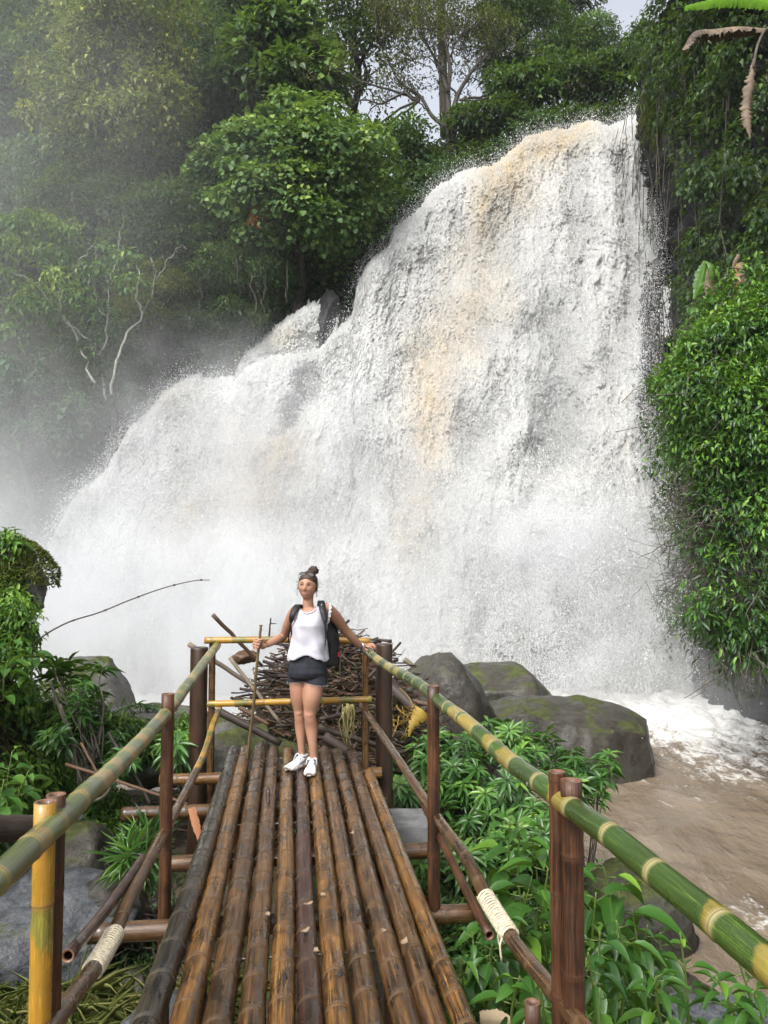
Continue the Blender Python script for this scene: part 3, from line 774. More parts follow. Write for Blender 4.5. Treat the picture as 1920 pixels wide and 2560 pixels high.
# tree with pale twisted branches, left
b0 = A(262, 985, 23.0); root = thing('pale_branched_tree', 'slender tree with pale twisted branches above the mist at left', 'tree', b0)
tb = MB(); k = 0
for pts, r0 in [([(270, 1000), (262, 900), (275, 800), (278, 700)], .07), ([(285, 985), (300, 900), (330, 830), (365, 790), (400, 700), (385, 640)], .07), ([(240, 960), (210, 880), (175, 810), (135, 760), (75, 700), (30, 680)], .065),
                ([(262, 900), (225, 850), (160, 790), (150, 720), (120, 660)], .05), ([(365, 790), (350, 730), (360, 690), (340, 640)], .045), ([(120, 660), (60, 640), (40, 600)], .035), ([(205, 650), (190, 680), (150, 690), (130, 660), (80, 610)], .05),
                ([(205, 650), (240, 620), (250, 680)], .035), ([(278, 700), (300, 650), (310, 560)], .03), ([(278, 800), (250, 760), (235, 700), (205, 650)], .045), ([(400, 700), (440, 640), (470, 610)], .03)]:
    k += 1
    Pp = catmull([A(px * .97 + 2, py, 23.0 + .5 * math.sin(k * 2 + i)) for i, (px, py) in enumerate(pts)], 22)
    Pp += np.random.default_rng(k).normal(size=Pp.shape) * .03
    V, Fs, uv = tube(Pp, np.linspace(r0, r0 * .35, 22) * .6, 6); tb.add(V, Fs, uv)
tb.build('trunk', M['bark_pale'], root)
mb = MB(); rr = np.random.default_rng(5)
C = np.array([A(px, py, 23 + rr.normal() * .5) for px, py in [(30, 575), (70, 560), (120, 570), (170, 585), (20, 620), (60, 620), (110, 640), (150, 660), (180, 610), (30, 700), (90, 740), (150, 700), (240, 690), (270, 640), (320, 660), (200, 750), (130, 780), (60, 770), (250, 780), (20, 840), (330, 720)]])
clumps(mb, C, np.full(len(C), .55), 120, .2, .10, 'lance', (0, -.5, .6), .9, .3, .25, 77)
mb.build('crown', LM['heart'], root)

# bare branched tree at top centre
b0 = A(1135, 415, 28.0); root = thing('bare_branched_tree', 'dark forked tree with sparse brownish twigs on the bank above the fall', 'tree', b0)
tb = MB(); rr = np.random.default_rng(8); tips = []
def limb(p, q, r0, depth, seed):
    P_ = twig(tb, p, q, r0, r0 * .6, .05, seed, 8, 6)
    if depth == 0: tips.append(q); return
    L_ = np.linalg.norm(q - p); d = norm(q - p)
    for j in range(3 if depth > 1 else 4):
        dd = norm(d + rr.normal(size=3) * np.array([.75, .5, .45]) + np.array([0, 0, .12]))
        limb(P_[-1 - (j % 3)], P_[-1 - (j % 3)] + dd * L_ * rr.uniform(.55, .85), r0 * .5, depth - 1, int(rr.integers(9999)))
base = A(1140, 425, 28); fork = A(1125, 325, 28)
V, Fs, uv = tube(catmull([base, A(1128, 370, 28), fork], 9), np.linspace(.21, .15, 9), 9); tb.add(V, Fs, uv)
for pts, r0 in [([(1125, 325), (1140, 250), (1165, 200), (1200, 150)], .11), ([(1125, 325), (1120, 230), (1125, 170), (1110, 90)], .12), ([(1125, 325), (1080, 290), (1050, 240), (1000, 210)], .09), ([(1120, 230), (1090, 150), (1050, 90)], .07)]:
    Pp = catmull([A(px, py, 28 + .3 * i) for i, (px, py) in enumerate(pts)], 14)
    V, Fs, uv = tube(Pp, np.linspace(r0, r0 * .5, 14), 7); tb.add(V, Fs, uv)
    for j in (5, 8, 10, 12, 13):
        d = norm(Pp[-1] - Pp[0] + rr.normal(size=3) * np.array([1.6, 1.2, 1.0])); limb(Pp[j], Pp[j] + d * rr.uniform(.9, 1.7), r0 * .38, 2, int(rr.integers(9999)))
for px, py in [(880, 190), (900, 250), (1280, 270), (1330, 210), (940, 330), (860, 330)]:
    limb(A(1050 if px < 1100 else 1150, 250, 28), A(px, py, 28.6), .05, 2, int(rr.integers(9999)))
tb.build('trunk', M['bark_dark'], root, True)
mb = MB(); C = np.array(tips)[rr.permutation(len(tips))[:420]]
clumps(mb, C, np.full(len(C), .42), 36, .13, .06, 'far', (0, -.2, .5), .5, .4, .25, 78, inner=.1)
mb.build('crown', LM['brown'], root)
root = thing('pale_trunk_tree', 'straight pale trunk standing behind the bare forked tree', 'tree', A(1108, 330, 31))
tb = MB(); V, Fs, uv = tube(catmull([A(1112, 340, 31), A(1108, 200, 31), A(1104, 60, 31), A(1100, -60, 31)], 14), np.linspace(.2, .15, 14), 9); tb.add(V, Fs, uv); tb.build('trunk', M['bark_mid'], root)
mb = MB(); C = crown_points(A(1080, 40, 31.5), (3.8, 1.6, 2.4), 110, 88); clumps(mb, C, np.full(110, .6), 90, .15, .07, 'far', seed=89, tint0=.5); mb.build('crown', LM['brown'], root)

# ------------------------------------------------------------------ undergrowth that covers the slope: reads as one mass
mb = MB(); mb2 = MB()
rr = np.random.default_rng(31)
n = 2000; X = rr.uniform(-21, 11, n); tt = rr.random(n) ** 1.1
h = h_lip(X) + .1; y0 = y_face(h) + 1.6 - 1.0 * (X < -14.5); Y = y0 + (38 - y0) * tt
Z, _ = hill(X, Y); C = np.stack([X, Y - .2, Z + .2], -1)
px_ok = np.abs(C[:, 0]) < C[:, 1] * .56
C = C[px_ok]; k = rr.random(len(C)) < .5
sp = perlin(C * .25, 9) > 0
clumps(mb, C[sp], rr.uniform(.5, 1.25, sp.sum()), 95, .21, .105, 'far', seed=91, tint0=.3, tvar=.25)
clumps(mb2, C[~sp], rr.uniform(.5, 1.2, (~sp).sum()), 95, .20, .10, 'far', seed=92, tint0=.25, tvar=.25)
tag(mb.build('hillside_undergrowth', LM['teal']), kind='stuff'); tag(mb2.build('hillside_thicket', LM['dark']), kind='stuff')
# fringe right along the left lip of the fall
mb = MB(); X = np.concatenate([np.linspace(-12.2, 3.5, 260)]); h = h_lip(X); X = X[(X < up[0, 0] + .3) | (X > up[-1, 0] - .2)]; h = h_lip(X); C = np.stack([X + rr.normal(size=len(X)) * .15, y_face(h) + 1.5 + rr.random(len(X)) * 1.0, h + .15 + rr.random(len(X)) * .9], -1)
clumps(mb, C, rr.uniform(.35, .7, len(X)), 120, .12, .05, 'far', seed=93, tint0=.25, tvar=.2); tag(mb.build('fern_fringe', LM['dark']), kind='stuff')
r_rib = at(815, 815, 24.6)
# hanging creepers (thin lianas) over the dark hollow
for q, (px, py, dy) in enumerate([(640, 640, 190), (665, 660, 130), (720, 650, 110), (500, 640, 160), (310, 540, 150), (350, 470, 200), (180, 480, 180), (590, 560, 150)]):
    p0 = A(px, py, 24.2); p1 = A(px - 8 + q * 2, py + dy, 24.2)
    c_ = MB(); twig(c_, p0, p1, .02, .012, .03, q, 12, 4); o = c_.build('liana', M['bark_mid'])
    tag(o, 'thin liana hanging %s' % ['over the dark hollow below the mound shaped tree, longest of that bunch', 'below the rusty leaves of the mound shaped tree', 'furthest right under the mound shaped tree', 'left of the dark hollow, beside the feathery bush', 'under the left side of the tall yellow green tree', 'under the middle of the tall yellow green tree', 'between pale twisted branches and hazy tree', 'from the left rim of the mound shaped tree'][q], 'liana', 'lianas hanging from the trees')
# rusty spray of dead leaves
mb = MB(); C = np.array([A(px, py, 23.6) for px, py in [(655, 515), (645, 530), (662, 525), (640, 550), (635, 558)]])
clumps(mb, C, np.full(5, .2), 26, .17, .09, 'far', seed=95, hang=1.2); tag(mb.build('dead_leaf_spray', LM['rust']), kind='stuff')

# ------------------------------------------------------------------ right bank: cliff vegetation
rr = np.random.default_rng(77)
def wall_clumps(n, s0, s1, z0, z1, seed, r0=.35, r1=.9, nl=110, L=.15, W=.08, mat='dark', name='cliff_creepers', cond=None, **k):
    r_ = np.random.default_rng(seed); s = r_.uniform(s0, s1, n); z = r_.uniform(z0, z1, n)
    C = wall_at(s, z); C[:, 0] -= .5 + r_.random(n) * .4
    if cond is not None: C = C[cond(C)]
    mb = MB(); clumps(mb, C, r_.uniform(r0, r1, len(C)), nl, L, W, k.pop('kind', 'far'), (-.9, -.5, .4), k.pop('hang', .9), k.pop('tint', .35), .25, seed)
    return tag(mb.build(name, LM[mat]), kind='stuff')
def pix(C):
    d = C - np.array([0, 0, EYE]); dep = d[:, 1] * CP + d[:, 2] * SP
    return 960 + F * d[:, 0] / dep, 1280 - F * (-d[:, 1] * SP + d[:, 2] * CP) / dep
def c1(C):
    px, py = pix(C); edge = np.interp(py, [0, 60, 110, 250, 420, 560, 800, 1000, 1300], [1662, 1652, 1605, 1645, 1730, 1775, 1745, 1760, 1790])
    return px > edge + perlin(C * .8, 2) * 60
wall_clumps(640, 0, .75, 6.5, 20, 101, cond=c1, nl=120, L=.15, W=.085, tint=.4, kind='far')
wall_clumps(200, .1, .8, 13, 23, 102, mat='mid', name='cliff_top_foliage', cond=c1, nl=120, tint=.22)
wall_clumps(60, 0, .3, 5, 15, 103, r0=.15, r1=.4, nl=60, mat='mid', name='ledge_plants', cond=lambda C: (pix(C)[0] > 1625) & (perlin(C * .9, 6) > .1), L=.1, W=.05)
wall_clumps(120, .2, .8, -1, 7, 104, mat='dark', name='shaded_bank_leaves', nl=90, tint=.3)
# grassy tuft hanging over the right end of the lip
mb = MB(); n = 900; C = at(1668, 290, 23.0) + rr.normal(size=(n, 3)) * np.array([.28, .3, .45]) + np.array([0, 0, .2]); 
D = np.stack([rr.normal(size=n) * .35 - .2, -np.abs(rr.normal(size=n)) * .3, -np.ones(n)], -1)
leaves(mb, C, D, np.tile([0, -1., .3], (n, 1)), .55, .03, 'blade', rr.uniform(.1, .8, n)); tag(mb.build('hanging_grass', LM['grass']), 'tuft of long grass hanging over the right end of the waterfall lip', 'grass tuft')
# dangling roots and dry creepers on the cliff
mb = MB(); n = 260; s = rr.uniform(.05, .6, n); z = rr.uniform(5, 16, n); C = wall_at(s, z); C[:, 0] -= .9 + rr.random(n) * .3
for q in range(n):
    L_ = rr.uniform(.5, 1.8); P_ = C[q] + np.linspace(0, 1, 5)[:, None] * np.array([rr.normal() * .1, rr.normal() * .1, -L_]); V, Fs, uv = tube(P_, .012, 3, False); mb.add(V, Fs, uv)
tag(mb.build('dangling_roots', M['bark_mid']), kind='stuff')

# big vine covered bush at right
def vine_bush(name, label, cs, nl, L, W, mat, seed, tint=.35, kind='lance', rr_=(.3, .55), ncl=120, n_in=300):
    c0 = np.array(cs[0][0]); root = thing(name, label, 'bush', (cs[0][0][0] + 1.0, cs[0][0][1] + .6, cs[0][0][2]))
    r_ = np.random.default_rng(seed); mb = MB()
    for q, (c, rad) in enumerate(cs):
        C = crown_points(c, rad, ncl, seed + q, .7, .75); C = C
        clumps(mb, C, r_.uniform(rr_[0], rr_[1], len(C)), nl, L, W, kind, (-.3, -.8, .5), .55, tint, .24, seed + q, .8, inner=.6)
    mb.build('foliage', LM[mat], root)
    tb = MB()
    for q, (c, rad) in enumerate(cs):
        for j in range(n_in // len(cs)):
            a = np.array(c) + r_.normal(size=3) * np.array(rad) * .4; b = a + r_.normal(size=3) * np.array(rad) * .5 + np.array([-.2, -.4, -.5])
            twig(tb, a, b, .012, .006, .08, int(r_.integers(1e6)), 6, 4)
    tb.build('twigs', M['bark_mid'], root); return root
vine_bush('vine_covered_bush', 'dense glossy green vine covered bush filling the right edge', [
    (A(1830, 1000, 14.2), (1.2, 1.0, 1.25)), (A(1900, 870, 14.4), (1.1, 1.0, .85)), (A(1900, 1180, 14.0), (.95, .9, 1.2)), (A(1760, 960, 14.6), (.7, .7, .45)), (A(1780, 1130, 14.5), (.55, .7, .9))], 95, .125, .052, 'vine', 120, .52, ncl=95)
vine_bush('hanging_bush', 'darker lower bush hanging over the river under the vine covered bush', [
    (A(1880, 1420, 13.6), (.85, .8, 1.4)), (A(1800, 1300, 14.2), (.55, .6, .7)), (A(1860, 1580, 13.6), (.75, .6, .5))], 32, .15, .055, 'vine', 130, .25, ncl=60)
vine_bush('ledge_shrub', 'bright shrub on the slope at the right edge below the broken banana stalk', [(A(1890, 760, 15.0), (.8, .8, .5)), (A(1830, 800, 15.2), (.6, .6, .3))], 40, .13, .06, 'bright', 140, .5, ncl=34)
# tangle of bare twigs in front of the spray
mb = MB(); rr = np.random.default_rng(15)
for q in range(230):
    a = A(rr.uniform(1720, 1840), rr.uniform(1180, 1560), 14.2 + rr.normal() * .3); d = np.array([rr.normal() * .5 - .5, rr.normal() * .3, rr.normal() * .6 - .5]); b = a + d * rr.uniform(.3, 1.0)
    P_ = twig(mb, a, b, .009, .003, .16, q, 8, 4)
    if q % 2: twig(mb, P_[4], P_[4] + rr.normal(size=3) * .3, .005, .003, .2, q, 5, 3)
for p, q_ in [((1860, 1340), (1625, 1255)), ((1800, 1200), (1640, 1178)), ((1720, 1340), (1595, 1395)), ((1760, 1290), (1650, 1380))]:
    twig(mb, A(*p, 14.1), A(*q_, 14.0), .016, .005, .05, p[0], 9, 5)
tag(mb.build('bare_twig_tangle', M['bark_mid']), 'tangle of bare twigs hanging from the right bank in front of the spray', 'twigs')
# small plant low at right, over the spray
mb = MB(); C = np.array([A(px, py, 13.0) for px, py in [(1740, 1500), (1760, 1520), (1790, 1530), (1770, 1560), (1810, 1570), (1750, 1545), (1830, 1600), (1870, 1640), (1840, 1650)]])
root = thing('drooping_branch', 'leafy branch drooping into the spray low on the right bank', 'branch', A(1880, 1500, 13.0))
clumps(mb, C, np.full(len(C), .22), 30, .16, .055, 'lance', hang=.6, seed=151, tint0=.25); mb.build('foliage', LM['vine'], root)
tb = MB()
for c in C: twig(tb, A(1880, 1480, 13.1), c, .015, .006, .06, int(c[0] * 1000) % 997, 8, 4)
tb.build('twigs', M['bark_mid'], root)

# banana leaves
def ribbon(name, pts, w, mat, parent=None, ragged=0, n=60, up=(0, 0, 1), droop=.25, seed=0, rip=0):
    P_ = catmull(pts, n); r_ = np.random.default_rng(seed); T_ = norm(np.gradient(P_, axis=0)); S_ = norm(np.cross(T_, np.array(up, float))); U_ = np.cross(S_, T_)
    t_ = np.linspace(0, 1, n); prof = w * np.sin(np.pi * np.clip(t_ * .93 + .05, 0, 1)) ** .55 if np.isscalar(w) else np.interp(t_, np.linspace(0, 1, len(w)), w)
    cols = [-1, -.5, 0, .5, 1]; V = []
    for c in cols:
        jag = 1 - ragged * r_.random(n) * (abs(c) > .9) - ragged * .4 * (np.arange(n) % 5 == 0) * (abs(c) > .4)
        V.append(P_ + S_ * (prof * c * jag)[:, None] - U_ * (droop * prof * abs(c) * (1 + ragged * r_.random(n)))[:, None])
    V = np.stack(V, 1).reshape(-1, 3); Fq = grid_faces(n, 5)
    uv = np.stack([np.tile(np.linspace(0, 1, 5), n), np.repeat(t_, 5)], -1)
    return mesh(name, V, Fq, mat, parent, True, {'tint': np.repeat(.5 + .3 * perlin(P_ * 3, 3), 5)}, uv)
t = NT('banana_leaf'); uv = t.uv(); s = t.n('SeparateXYZ', {'Vector': uv})
w_ = t.n('TexWave', {'Vector': t.mapv(uv, (.3, 1, 1)), 'Scale': 26.0, 'Distortion': 1.5}, wave_type='BANDS', bands_direction='Y').outputs['Fac']
rib = t.math('SUBTRACT', 1, t.math('MULTIPLY', t.math('ABSOLUTE', t.math('SUBTRACT', s.outputs[0], .5)), 25), clamp=True)
col = t.mix(w_, (.05, .14, .015), (.09, .22, .03)); col = t.mix(rib, col, (.3, .4, .12))
pb = t.n('BsdfPrincipled', {'Base Color': col, 'Roughness': .35}); tl = t.n('BsdfTranslucent', {'Color': (.2, .42, .04, 1)}); ms = t.n('MixShader', {0: .45, 1: pb.outputs[0], 2: tl.outputs[0]}); t.link(ms.outputs[0], t.out.inputs[0]); M['banana'] = t.m
t = NT('dry_banana_leaf'); M['banana_dry'] = t.pbr(t.ramp(t.noise(t.obj(), 3, 5), [(.3, (.055, .038, .024)), (.7, (.24, .18, .12))]), .7)
root = thing('banana_leaf', 'bright green banana leaf reaching in at the top right corner', 'banana leaf', A(1930, 20, 6))
ribbon('blade', [A(1712, 16, 6.0), A(1800, -4, 6.0), A(1880, -4, 6.0), A(1990, 30, 6.1)], .09, M['banana'], root, .38, 90, droop=.35)
root = thing('dry_banana_leaf', 'arching dead banana leaf under the green leaf, top right', 'banana leaf', A(1920, 80, 13))
ribbon('blade', [A(1705, 125, 13), A(1735, 80, 13), A(1790, 72, 13), A(1850, 66, 13), A(1925, 72, 13.1)], .19, M['banana_dry'], root, .75, 70, droop=.7, seed=4)
root = thing('dry_banana_leaf', 'long dead banana leaf hanging straight down at the right edge', 'banana leaf', A(1900, 90, 13))
ribbon('blade', [A(1886, 145, 13), A(1880, 200, 13), A(1870, 260, 13), A(1872, 300, 13), A(1876, 345, 13)], [.03, .12, .14, .12, .02], M['banana_dry'], root, .6, 70, up=(0, -1, 0), droop=.4, seed=5)
tb = MB(); V, Fs, uv = tube(catmull([A(1935, 60, 13), A(1910, 80, 13), A(1892, 120, 13), A(1884, 170, 13)], 12), .025, 6); tb.add(V, Fs, uv); tb.build('midrib', M['bark_mid'], root)
root = thing('drooping_banana_leaf', 'green banana leaf drooping beside a brown one on the cliff', 'banana leaf', A(1755, 650, 15))
ribbon('blade', [A(1762, 652, 15), A(1758, 680, 15), A(1748, 715, 15), A(1735, 748, 15)], [.03, .17, .15, .02], M['banana'], root, .35, 40, up=(0, -1, 0), seed=6)
ribbon('dead_blade', [A(1762, 655, 15.05), A(1772, 690, 15), A(1778, 745, 15), A(1775, 752, 15)], [.03, .12, .13, .02], M['banana_dry'], root, .35, 40, up=(0, -1, 0), seed=7)
ribbon('side_blade', [A(1764, 652, 15.0), A(1778, 665, 14.9), A(1780, 690, 14.9), A(1776, 705, 14.9)], [.02, .07, .06, .01], M['banana'], root, .2, 30, up=(0, -1, 0), seed=8)
root = thing('broken_banana_stalk', 'splintered orange brown banana stalk standing on the right slope', 'stalk', A(1855, 770, 15))
tb = MB(); V, Fs, uv = tube([A(1858, 775, 15), A(1850, 720, 15), A(1846, 660, 15)], [.16, .12, .07], 9); tb.add(V, Fs, uv); tb.build('stalk', M['split'] if 'split' in M else wood_mat('split_banana_stalk', (.30, .12, .06), (.5, .26, .15)), root)
ribbon('splinter', [A(1848, 636, 14.9), A(1838, 655, 14.85), A(1830, 678, 14.85)], [.04, .05, .01], M['banana_dry'], root, .2, 20, up=(0, -1, 0))
ribbon('splinter', [A(1856, 655, 14.9), A(1858, 690, 14.8), A(1860, 730, 14.8)], [.05, .06, .02], M['banana_dry'], root, .2, 20, up=(0, -1, 0))
mb = MB(); V, Fs, uv = tube(catmull([A(1930, 735, 14.6), A(1880, 765, 14.7), A(1835, 785, 15), A(1822, 800, 15)], 16), np.linspace(.1, .05, 16), 8); mb.add(V, Fs, uv)
tag(mb.build('fallen_branch', M['bark_dark']), 'dark fallen branch sloping across the right bank beside the broken stalk', 'branch')
# small side trickles on the cliff
for nm, px, y0_, y1_ in [('trickle', 1684, 300, 420), ('trickle', 1596, 800, 980), ('trickle', 1666, 720, 840)]:
    n = 900; r_ = np.random.default_rng(px); t_ = r_.random(n); q = np.array([at(px + r_.normal() * (3 + 5 * tt_), y0_ + (y1_ - y0_) * tt_, 23.2) for tt_ in t_]) + r_.normal(size=(n, 3)) * np.array([.03, .15, .03])
    droplets(nm, q, np.clip(r_.lognormal(-4.2, .4, n), .008, .03), stretch=1 + 2 * r_.random(n))
# ------------------------------------------------------------------ bamboo
def bamboo(name, path, rad, mat, parent, seed=0, joint=.3, n=40, sides=20, ends=(1, 1), ridge=1.055, taper=1.0, label=None, jvar=.15):
    P0 = catmull(path, n) if len(path) > 2 else np.linspace(path[0], path[1], n)
    r_ = np.random.default_rng(seed)
    Ls = np.concatenate([[0], np.cumsum(np.linalg.norm(np.diff(P0, axis=0), axis=1))]); LT = Ls[-1]
    pos = []; nodes = []; s = -joint * r_.random()
    while s < LT:
        nodes.append(s); s += joint * r_.uniform(1 - jvar, 1 + jvar)
    nodes.append(s)
    rows = []
    for k in range(len(nodes) - 1):
        a, b = nodes[k], nodes[k + 1]; J = b - a; pid = r_.random(); sw = r_.uniform(.98, 1.02)
        rows += [(a, ridge, 1.0, 0, pid), (a + .010, .965, .55, .03, pid), (a + .028, 1.0, .12, .08, pid), (a + .07, 1.0 * sw, 0, .2, pid), (a + J * .5, .992 * sw, 0, .5, pid),
                 (b - .07, 1.0 * sw, 0, .8, pid), (b - .025, 1.015, .15, .93, pid), (b - .008, 1.035, .5, .99, pid)]
    rows = [q for q in rows if .004 < q[0] < LT - .004]
    def lerp_row(s_): return min(rows, key=lambda q: abs(q[0] - s_))
    f = lerp_row(0); l = lerp_row(LT)
    rows = [(0, f[1], 0, f[3], f[4])] + rows + [(LT, l[1], 0, l[3], l[4])]
    R = np.array(rows); S = R[:, 0]
    C = np.stack([np.interp(S, Ls, P0[:, i]) for i in range(3)], -1)
    T_, N_, B_ = frames(C)
    rr_ = rad * R[:, 1] * np.interp(S, [0, LT], [1, taper]); end = np.zeros(len(S))
    def endring(k, sgn):
        c = C[k]; return [(c, rr_[k] * .97, .5, k), (c, rr_[k] * .70, .5, k), (c + T_[k] * .02 * -sgn, rr_[k] * .66, 1, k), (c + T_[k] * .05 * -sgn, rr_[k] * .05, 1, k)]
    a = np.linspace(0, 2 * np.pi, sides, endpoint=False)
    ring = lambda c, k, r__: c + r__ * (np.cos(a)[:, None] * N_[k] + np.sin(a)[:, None] * B_[k])
    L_ = []
    seq = []
    for (c, r__, e, k) in endring(0, -1)[::-1]: seq.append((c, r__, e, k))
    for k in range(len(S)): seq.append((C[k], rr_[k], 0, k))
    for (c, r__, e, k) in endring(len(S) - 1, 1): seq.append((c, r__, e, k))
    V = np.vstack([ring(c, k, r__) for c, r__, e, k in seq]); m = len(seq)
    att = lambda col: np.repeat(np.array([R[k, col] if e == 0 else 0 for _, _, e, k in seq]), sides)
    uv = np.stack([np.tile(a / (2 * np.pi), m), np.repeat([S[k] for *_, k in seq], sides)], -1)
    o = mesh(name, V, grid_faces(m, sides, True), mat, parent, True,
             {'node': att(2), 'inter': att(3), 'pid': np.repeat(np.array([R[k, 4] for *_, k in seq]), sides), 'end': np.repeat(np.array([e for *_, e, _ in seq]), sides),
              'pole': np.full(len(V), float(r_.random() * 9))}, uv)
    if label: o['label'] = label
    return o, nodes

def bolt(c, nrm, parent, r_=.0075, name='bolt'):
    nrm = norm(nrm); mb = MB()
    V, Fs, uv = tube([np.array(c) - nrm * .01, np.array(c) + nrm * .003], r_ * 1.5, 12); mb.add(V, Fs, uv)
    V, Fs, uv = tube([np.array(c) + nrm * .0032, np.array(c) + nrm * .012], r_, 6); mb.add(V, Fs, uv)
    V, Fs, uv = tube([np.array(c) + nrm * .0122, np.array(c) + nrm * .02], r_ * .5, 8); mb.add(V, Fs, uv)
    return mb.build(name, M['steel'], parent, False)

# ---- deck
DA, DN = np.array([-.1145, .9934, 0]), np.array([.9934, .1145, 0])       # along the deck, across it
deck = thing('bamboo_deck', 'walkway floor of long wet bamboo poles the woman stands on', 'deck', (-.5, 4.5, -.1))
near_x = [-.895, -.764, -.632, -.505, -.386, -.273, -.152, -.028, .092, .206]
far_x = [-1.394, -1.293, -1.158, -1.031, -.897, -.788, -.676, -.560, -.445, -.312]
far_y = [7.28, 7.30, 7.42, 7.28, 7.26, 7.26, 7.2, 7.3, 7.2, 7.22]
mats = ['black', 'amber', 'brown', 'brown', 'amber', 'red', 'amber', 'brown', 'brown', 'brown']
rad_ = [.064, .058, .063, .056, .056, .052, .058, .056, .058, .053]
rr = np.random.default_rng(42)
for i in range(10):
    sl = (far_x[i] - near_x[i]) / 4.3
    f = lambda Y, i=i, sl=sl: np.array([near_x[i] + sl * (Y - 3.0), Y, -rad_[i] + .002])
    pts = [f(far_y[i])] + [f(y_) + np.array([rr.normal() * .008, 0, rr.normal() * .003]) for y_ in (5.8, 4.4, 3.0, 1.4)] + [f(-.4)]
    o, nodes = bamboo('deck_pole', pts, rad_[i] * .93, BM[mats[i]], deck, 100 + i, joint=.27 if i in (0, 3, 7, 8) else .31, n=60, sides=24, taper=1.06)
    o['label'] = ['blackened pole along the left edge of the deck', 'amber pole next to the blackened one', 'thick dark brown pole third from the left', 'brown pole fourth from the left', 'bright amber pole left of the darkest red pole', 'darkest reddish pole in the middle of the deck', 'amber pole right of the darkest red pole', 'brown pole eighth from the left', 'brown pole ninth from the left', 'brown pole with a big bolt near the right edge'][i]
    for yb_ in {0: (3.95, 6.35, 7.0, 3.2), 9: (4.15, 6.7, 3.2), 6: (3.35, 6.1), 4: (3.32,), 7: (3.9,), 8: (3.4, 5.9)}.get(i, ()):
        c = f(yb_) + np.array([.01, 0, rad_[i] * .95]); bolt(c, (0, 0, 1), o)
# thinner edge pole on the right, ends short of the others
f = lambda Y: np.array([.318 - .127 * (Y - 3.0), Y, -.045])
o, _ = bamboo('edge_pole', [f(6.5), f(5.2), f(4), f(2.4), f(-.4)], .046, BM['amber'], deck, 131, joint=.24, n=60)
o['label'] = 'thin orange stained edge pole, shorter than the rest'
for Yb, xl, xr, m_ in [(4.2, -1.52, .49, 'red'), (6.05, -1.98, .02, 'red'), (6.93, -1.95, -.02, 'amber'), (2.3, -1.3, .7, 'red'), (5.1, -1.35, .3, 'red')]:
    c0 = -.115 * (Yb - 4.2)
    bamboo('cross_beam', [(xl, Yb - .12, -.185), (xr, Yb + .11, -.185)], .05, BM['brown'] if m_ == 'red' else BM['amber'], deck, int(Yb * 10), joint=.34, n=8)
for Yb in (4.75, 5.35, 7.05, 3.6):
    c0 = -.115 * (Yb - 3.0); mb = MB(); V, Fs, uv = tube([(-.95 + c0, Yb - .07, -.055), (.30 + c0, Yb + .07, -.055)], .006, 6); mb.add(V, Fs, uv); mb.build('threaded_rod', M['steel'], deck)
for i, (x, y, h_) in enumerate([(-.95, 4.05, 1.25), (.05, 4.3, 1.25), (-1.3, 6.85, 1.0), (-.3, 6.9, 1.0)]):
    bamboo('support_post', [(x, y, -.23), (x, y, -.23 - h_)], .05, BM['post'], deck, 140 + i, n=6)
o, _ = bamboo('short_upright', [at(775, 2065, 5.72) * 0 + np.array([-.83, 5.62, -.01]), np.array([-.835, 5.66, .09])], .014, BM['red'], deck, 150, n=4, sides=10)

# ---- right railing
RA, RB = (-.15, 6.95), (.30, 4.2); RC = (.60, 2.42)
def rline(px, py):
    q = at_line(px, py, RA, RB)
    return q if q[1] > 4.2 else at_line(px, py, RB, RC)
rail_r = thing('bamboo_railing', 'right hand railing with a fresh green bamboo handrail', 'railing', (.3, 4.2, -1.2))
pts = [rline(*p) for p in [(914, 1625), (961, 1661), (1041, 1706), (1103, 1757), (1164, 1803), (1232, 1864), (1281, 1908), (1355, 1961), (1435, 2024), (1515, 2080), (1539, 2098), (1654, 2194), (1770, 2286), (1920, 2412), (2100, 2560)]]
o, nd = bamboo('handrail', pts, .0335, BM['green'], rail_r, 202, joint=.262, n=160, sides=28, ridge=1.04, taper=1.08, jvar=.08)
bolt(rline(1333, 1955) + np.array([-.02, -.03, .005]), (-.5, -.8, .2), o)
pts = [rline(*p) for p in [(903, 1762), (937, 1812), (998, 1901), (1048, 1979), (1103, 2059), (1164, 2143), (1209, 2230), (1245, 2295), (1307, 2385), (1365, 2455), (1440, 2548), (1600, 2740)]]
o, _ = bamboo('lower_rail', pts, .0265, BM['brown'], rail_r, 212, joint=.22, n=120, taper=1.12)
def wrap(name, path, r0, parent, turns=26, cord=.0055, label=None):
    P_ = catmull(path, turns * 14); T_, N_, B_ = frames(P_); a = np.linspace(0, turns * 2 * np.pi, len(P_))
    r_ = np.random.default_rng(5); H = P_ + (r0 + cord * .8 + r_.normal(size=len(P_)) * .0006)[:, None] * (np.cos(a)[:, None] * N_ + np.sin(a)[:, None] * B_)
    mb = MB(); V, Fs, uv = tube(H, cord, 6); mb.add(V, Fs, uv)
    for q in range(2):   # loose tail ends
        k = -1 if q else -30
        e = H[k]; V, Fs, uv = tube(catmull([e, e + np.array([-.01, -.005, -.03]), e + np.array([-.004, .0, -.07 - .02 * q])], 8), cord * .7, 6); mb.add(V, Fs, uv)
    return mb.build(name, M['rope'], parent)
wrap('rope_binding', [rline(1213, 2240), rline(1245, 2292), rline(1277, 2341)], .0285, o, 17, .0058)
bamboo('under_rail', [rline(1055, 2002) + (0.012, 0, -.02), rline(1130, 2150) + (.012, 0, -.03), rline(1217, 2318) + (.012, 0, -.035)], .022, BM['post'], rail_r, 214, joint=.3, n=40)
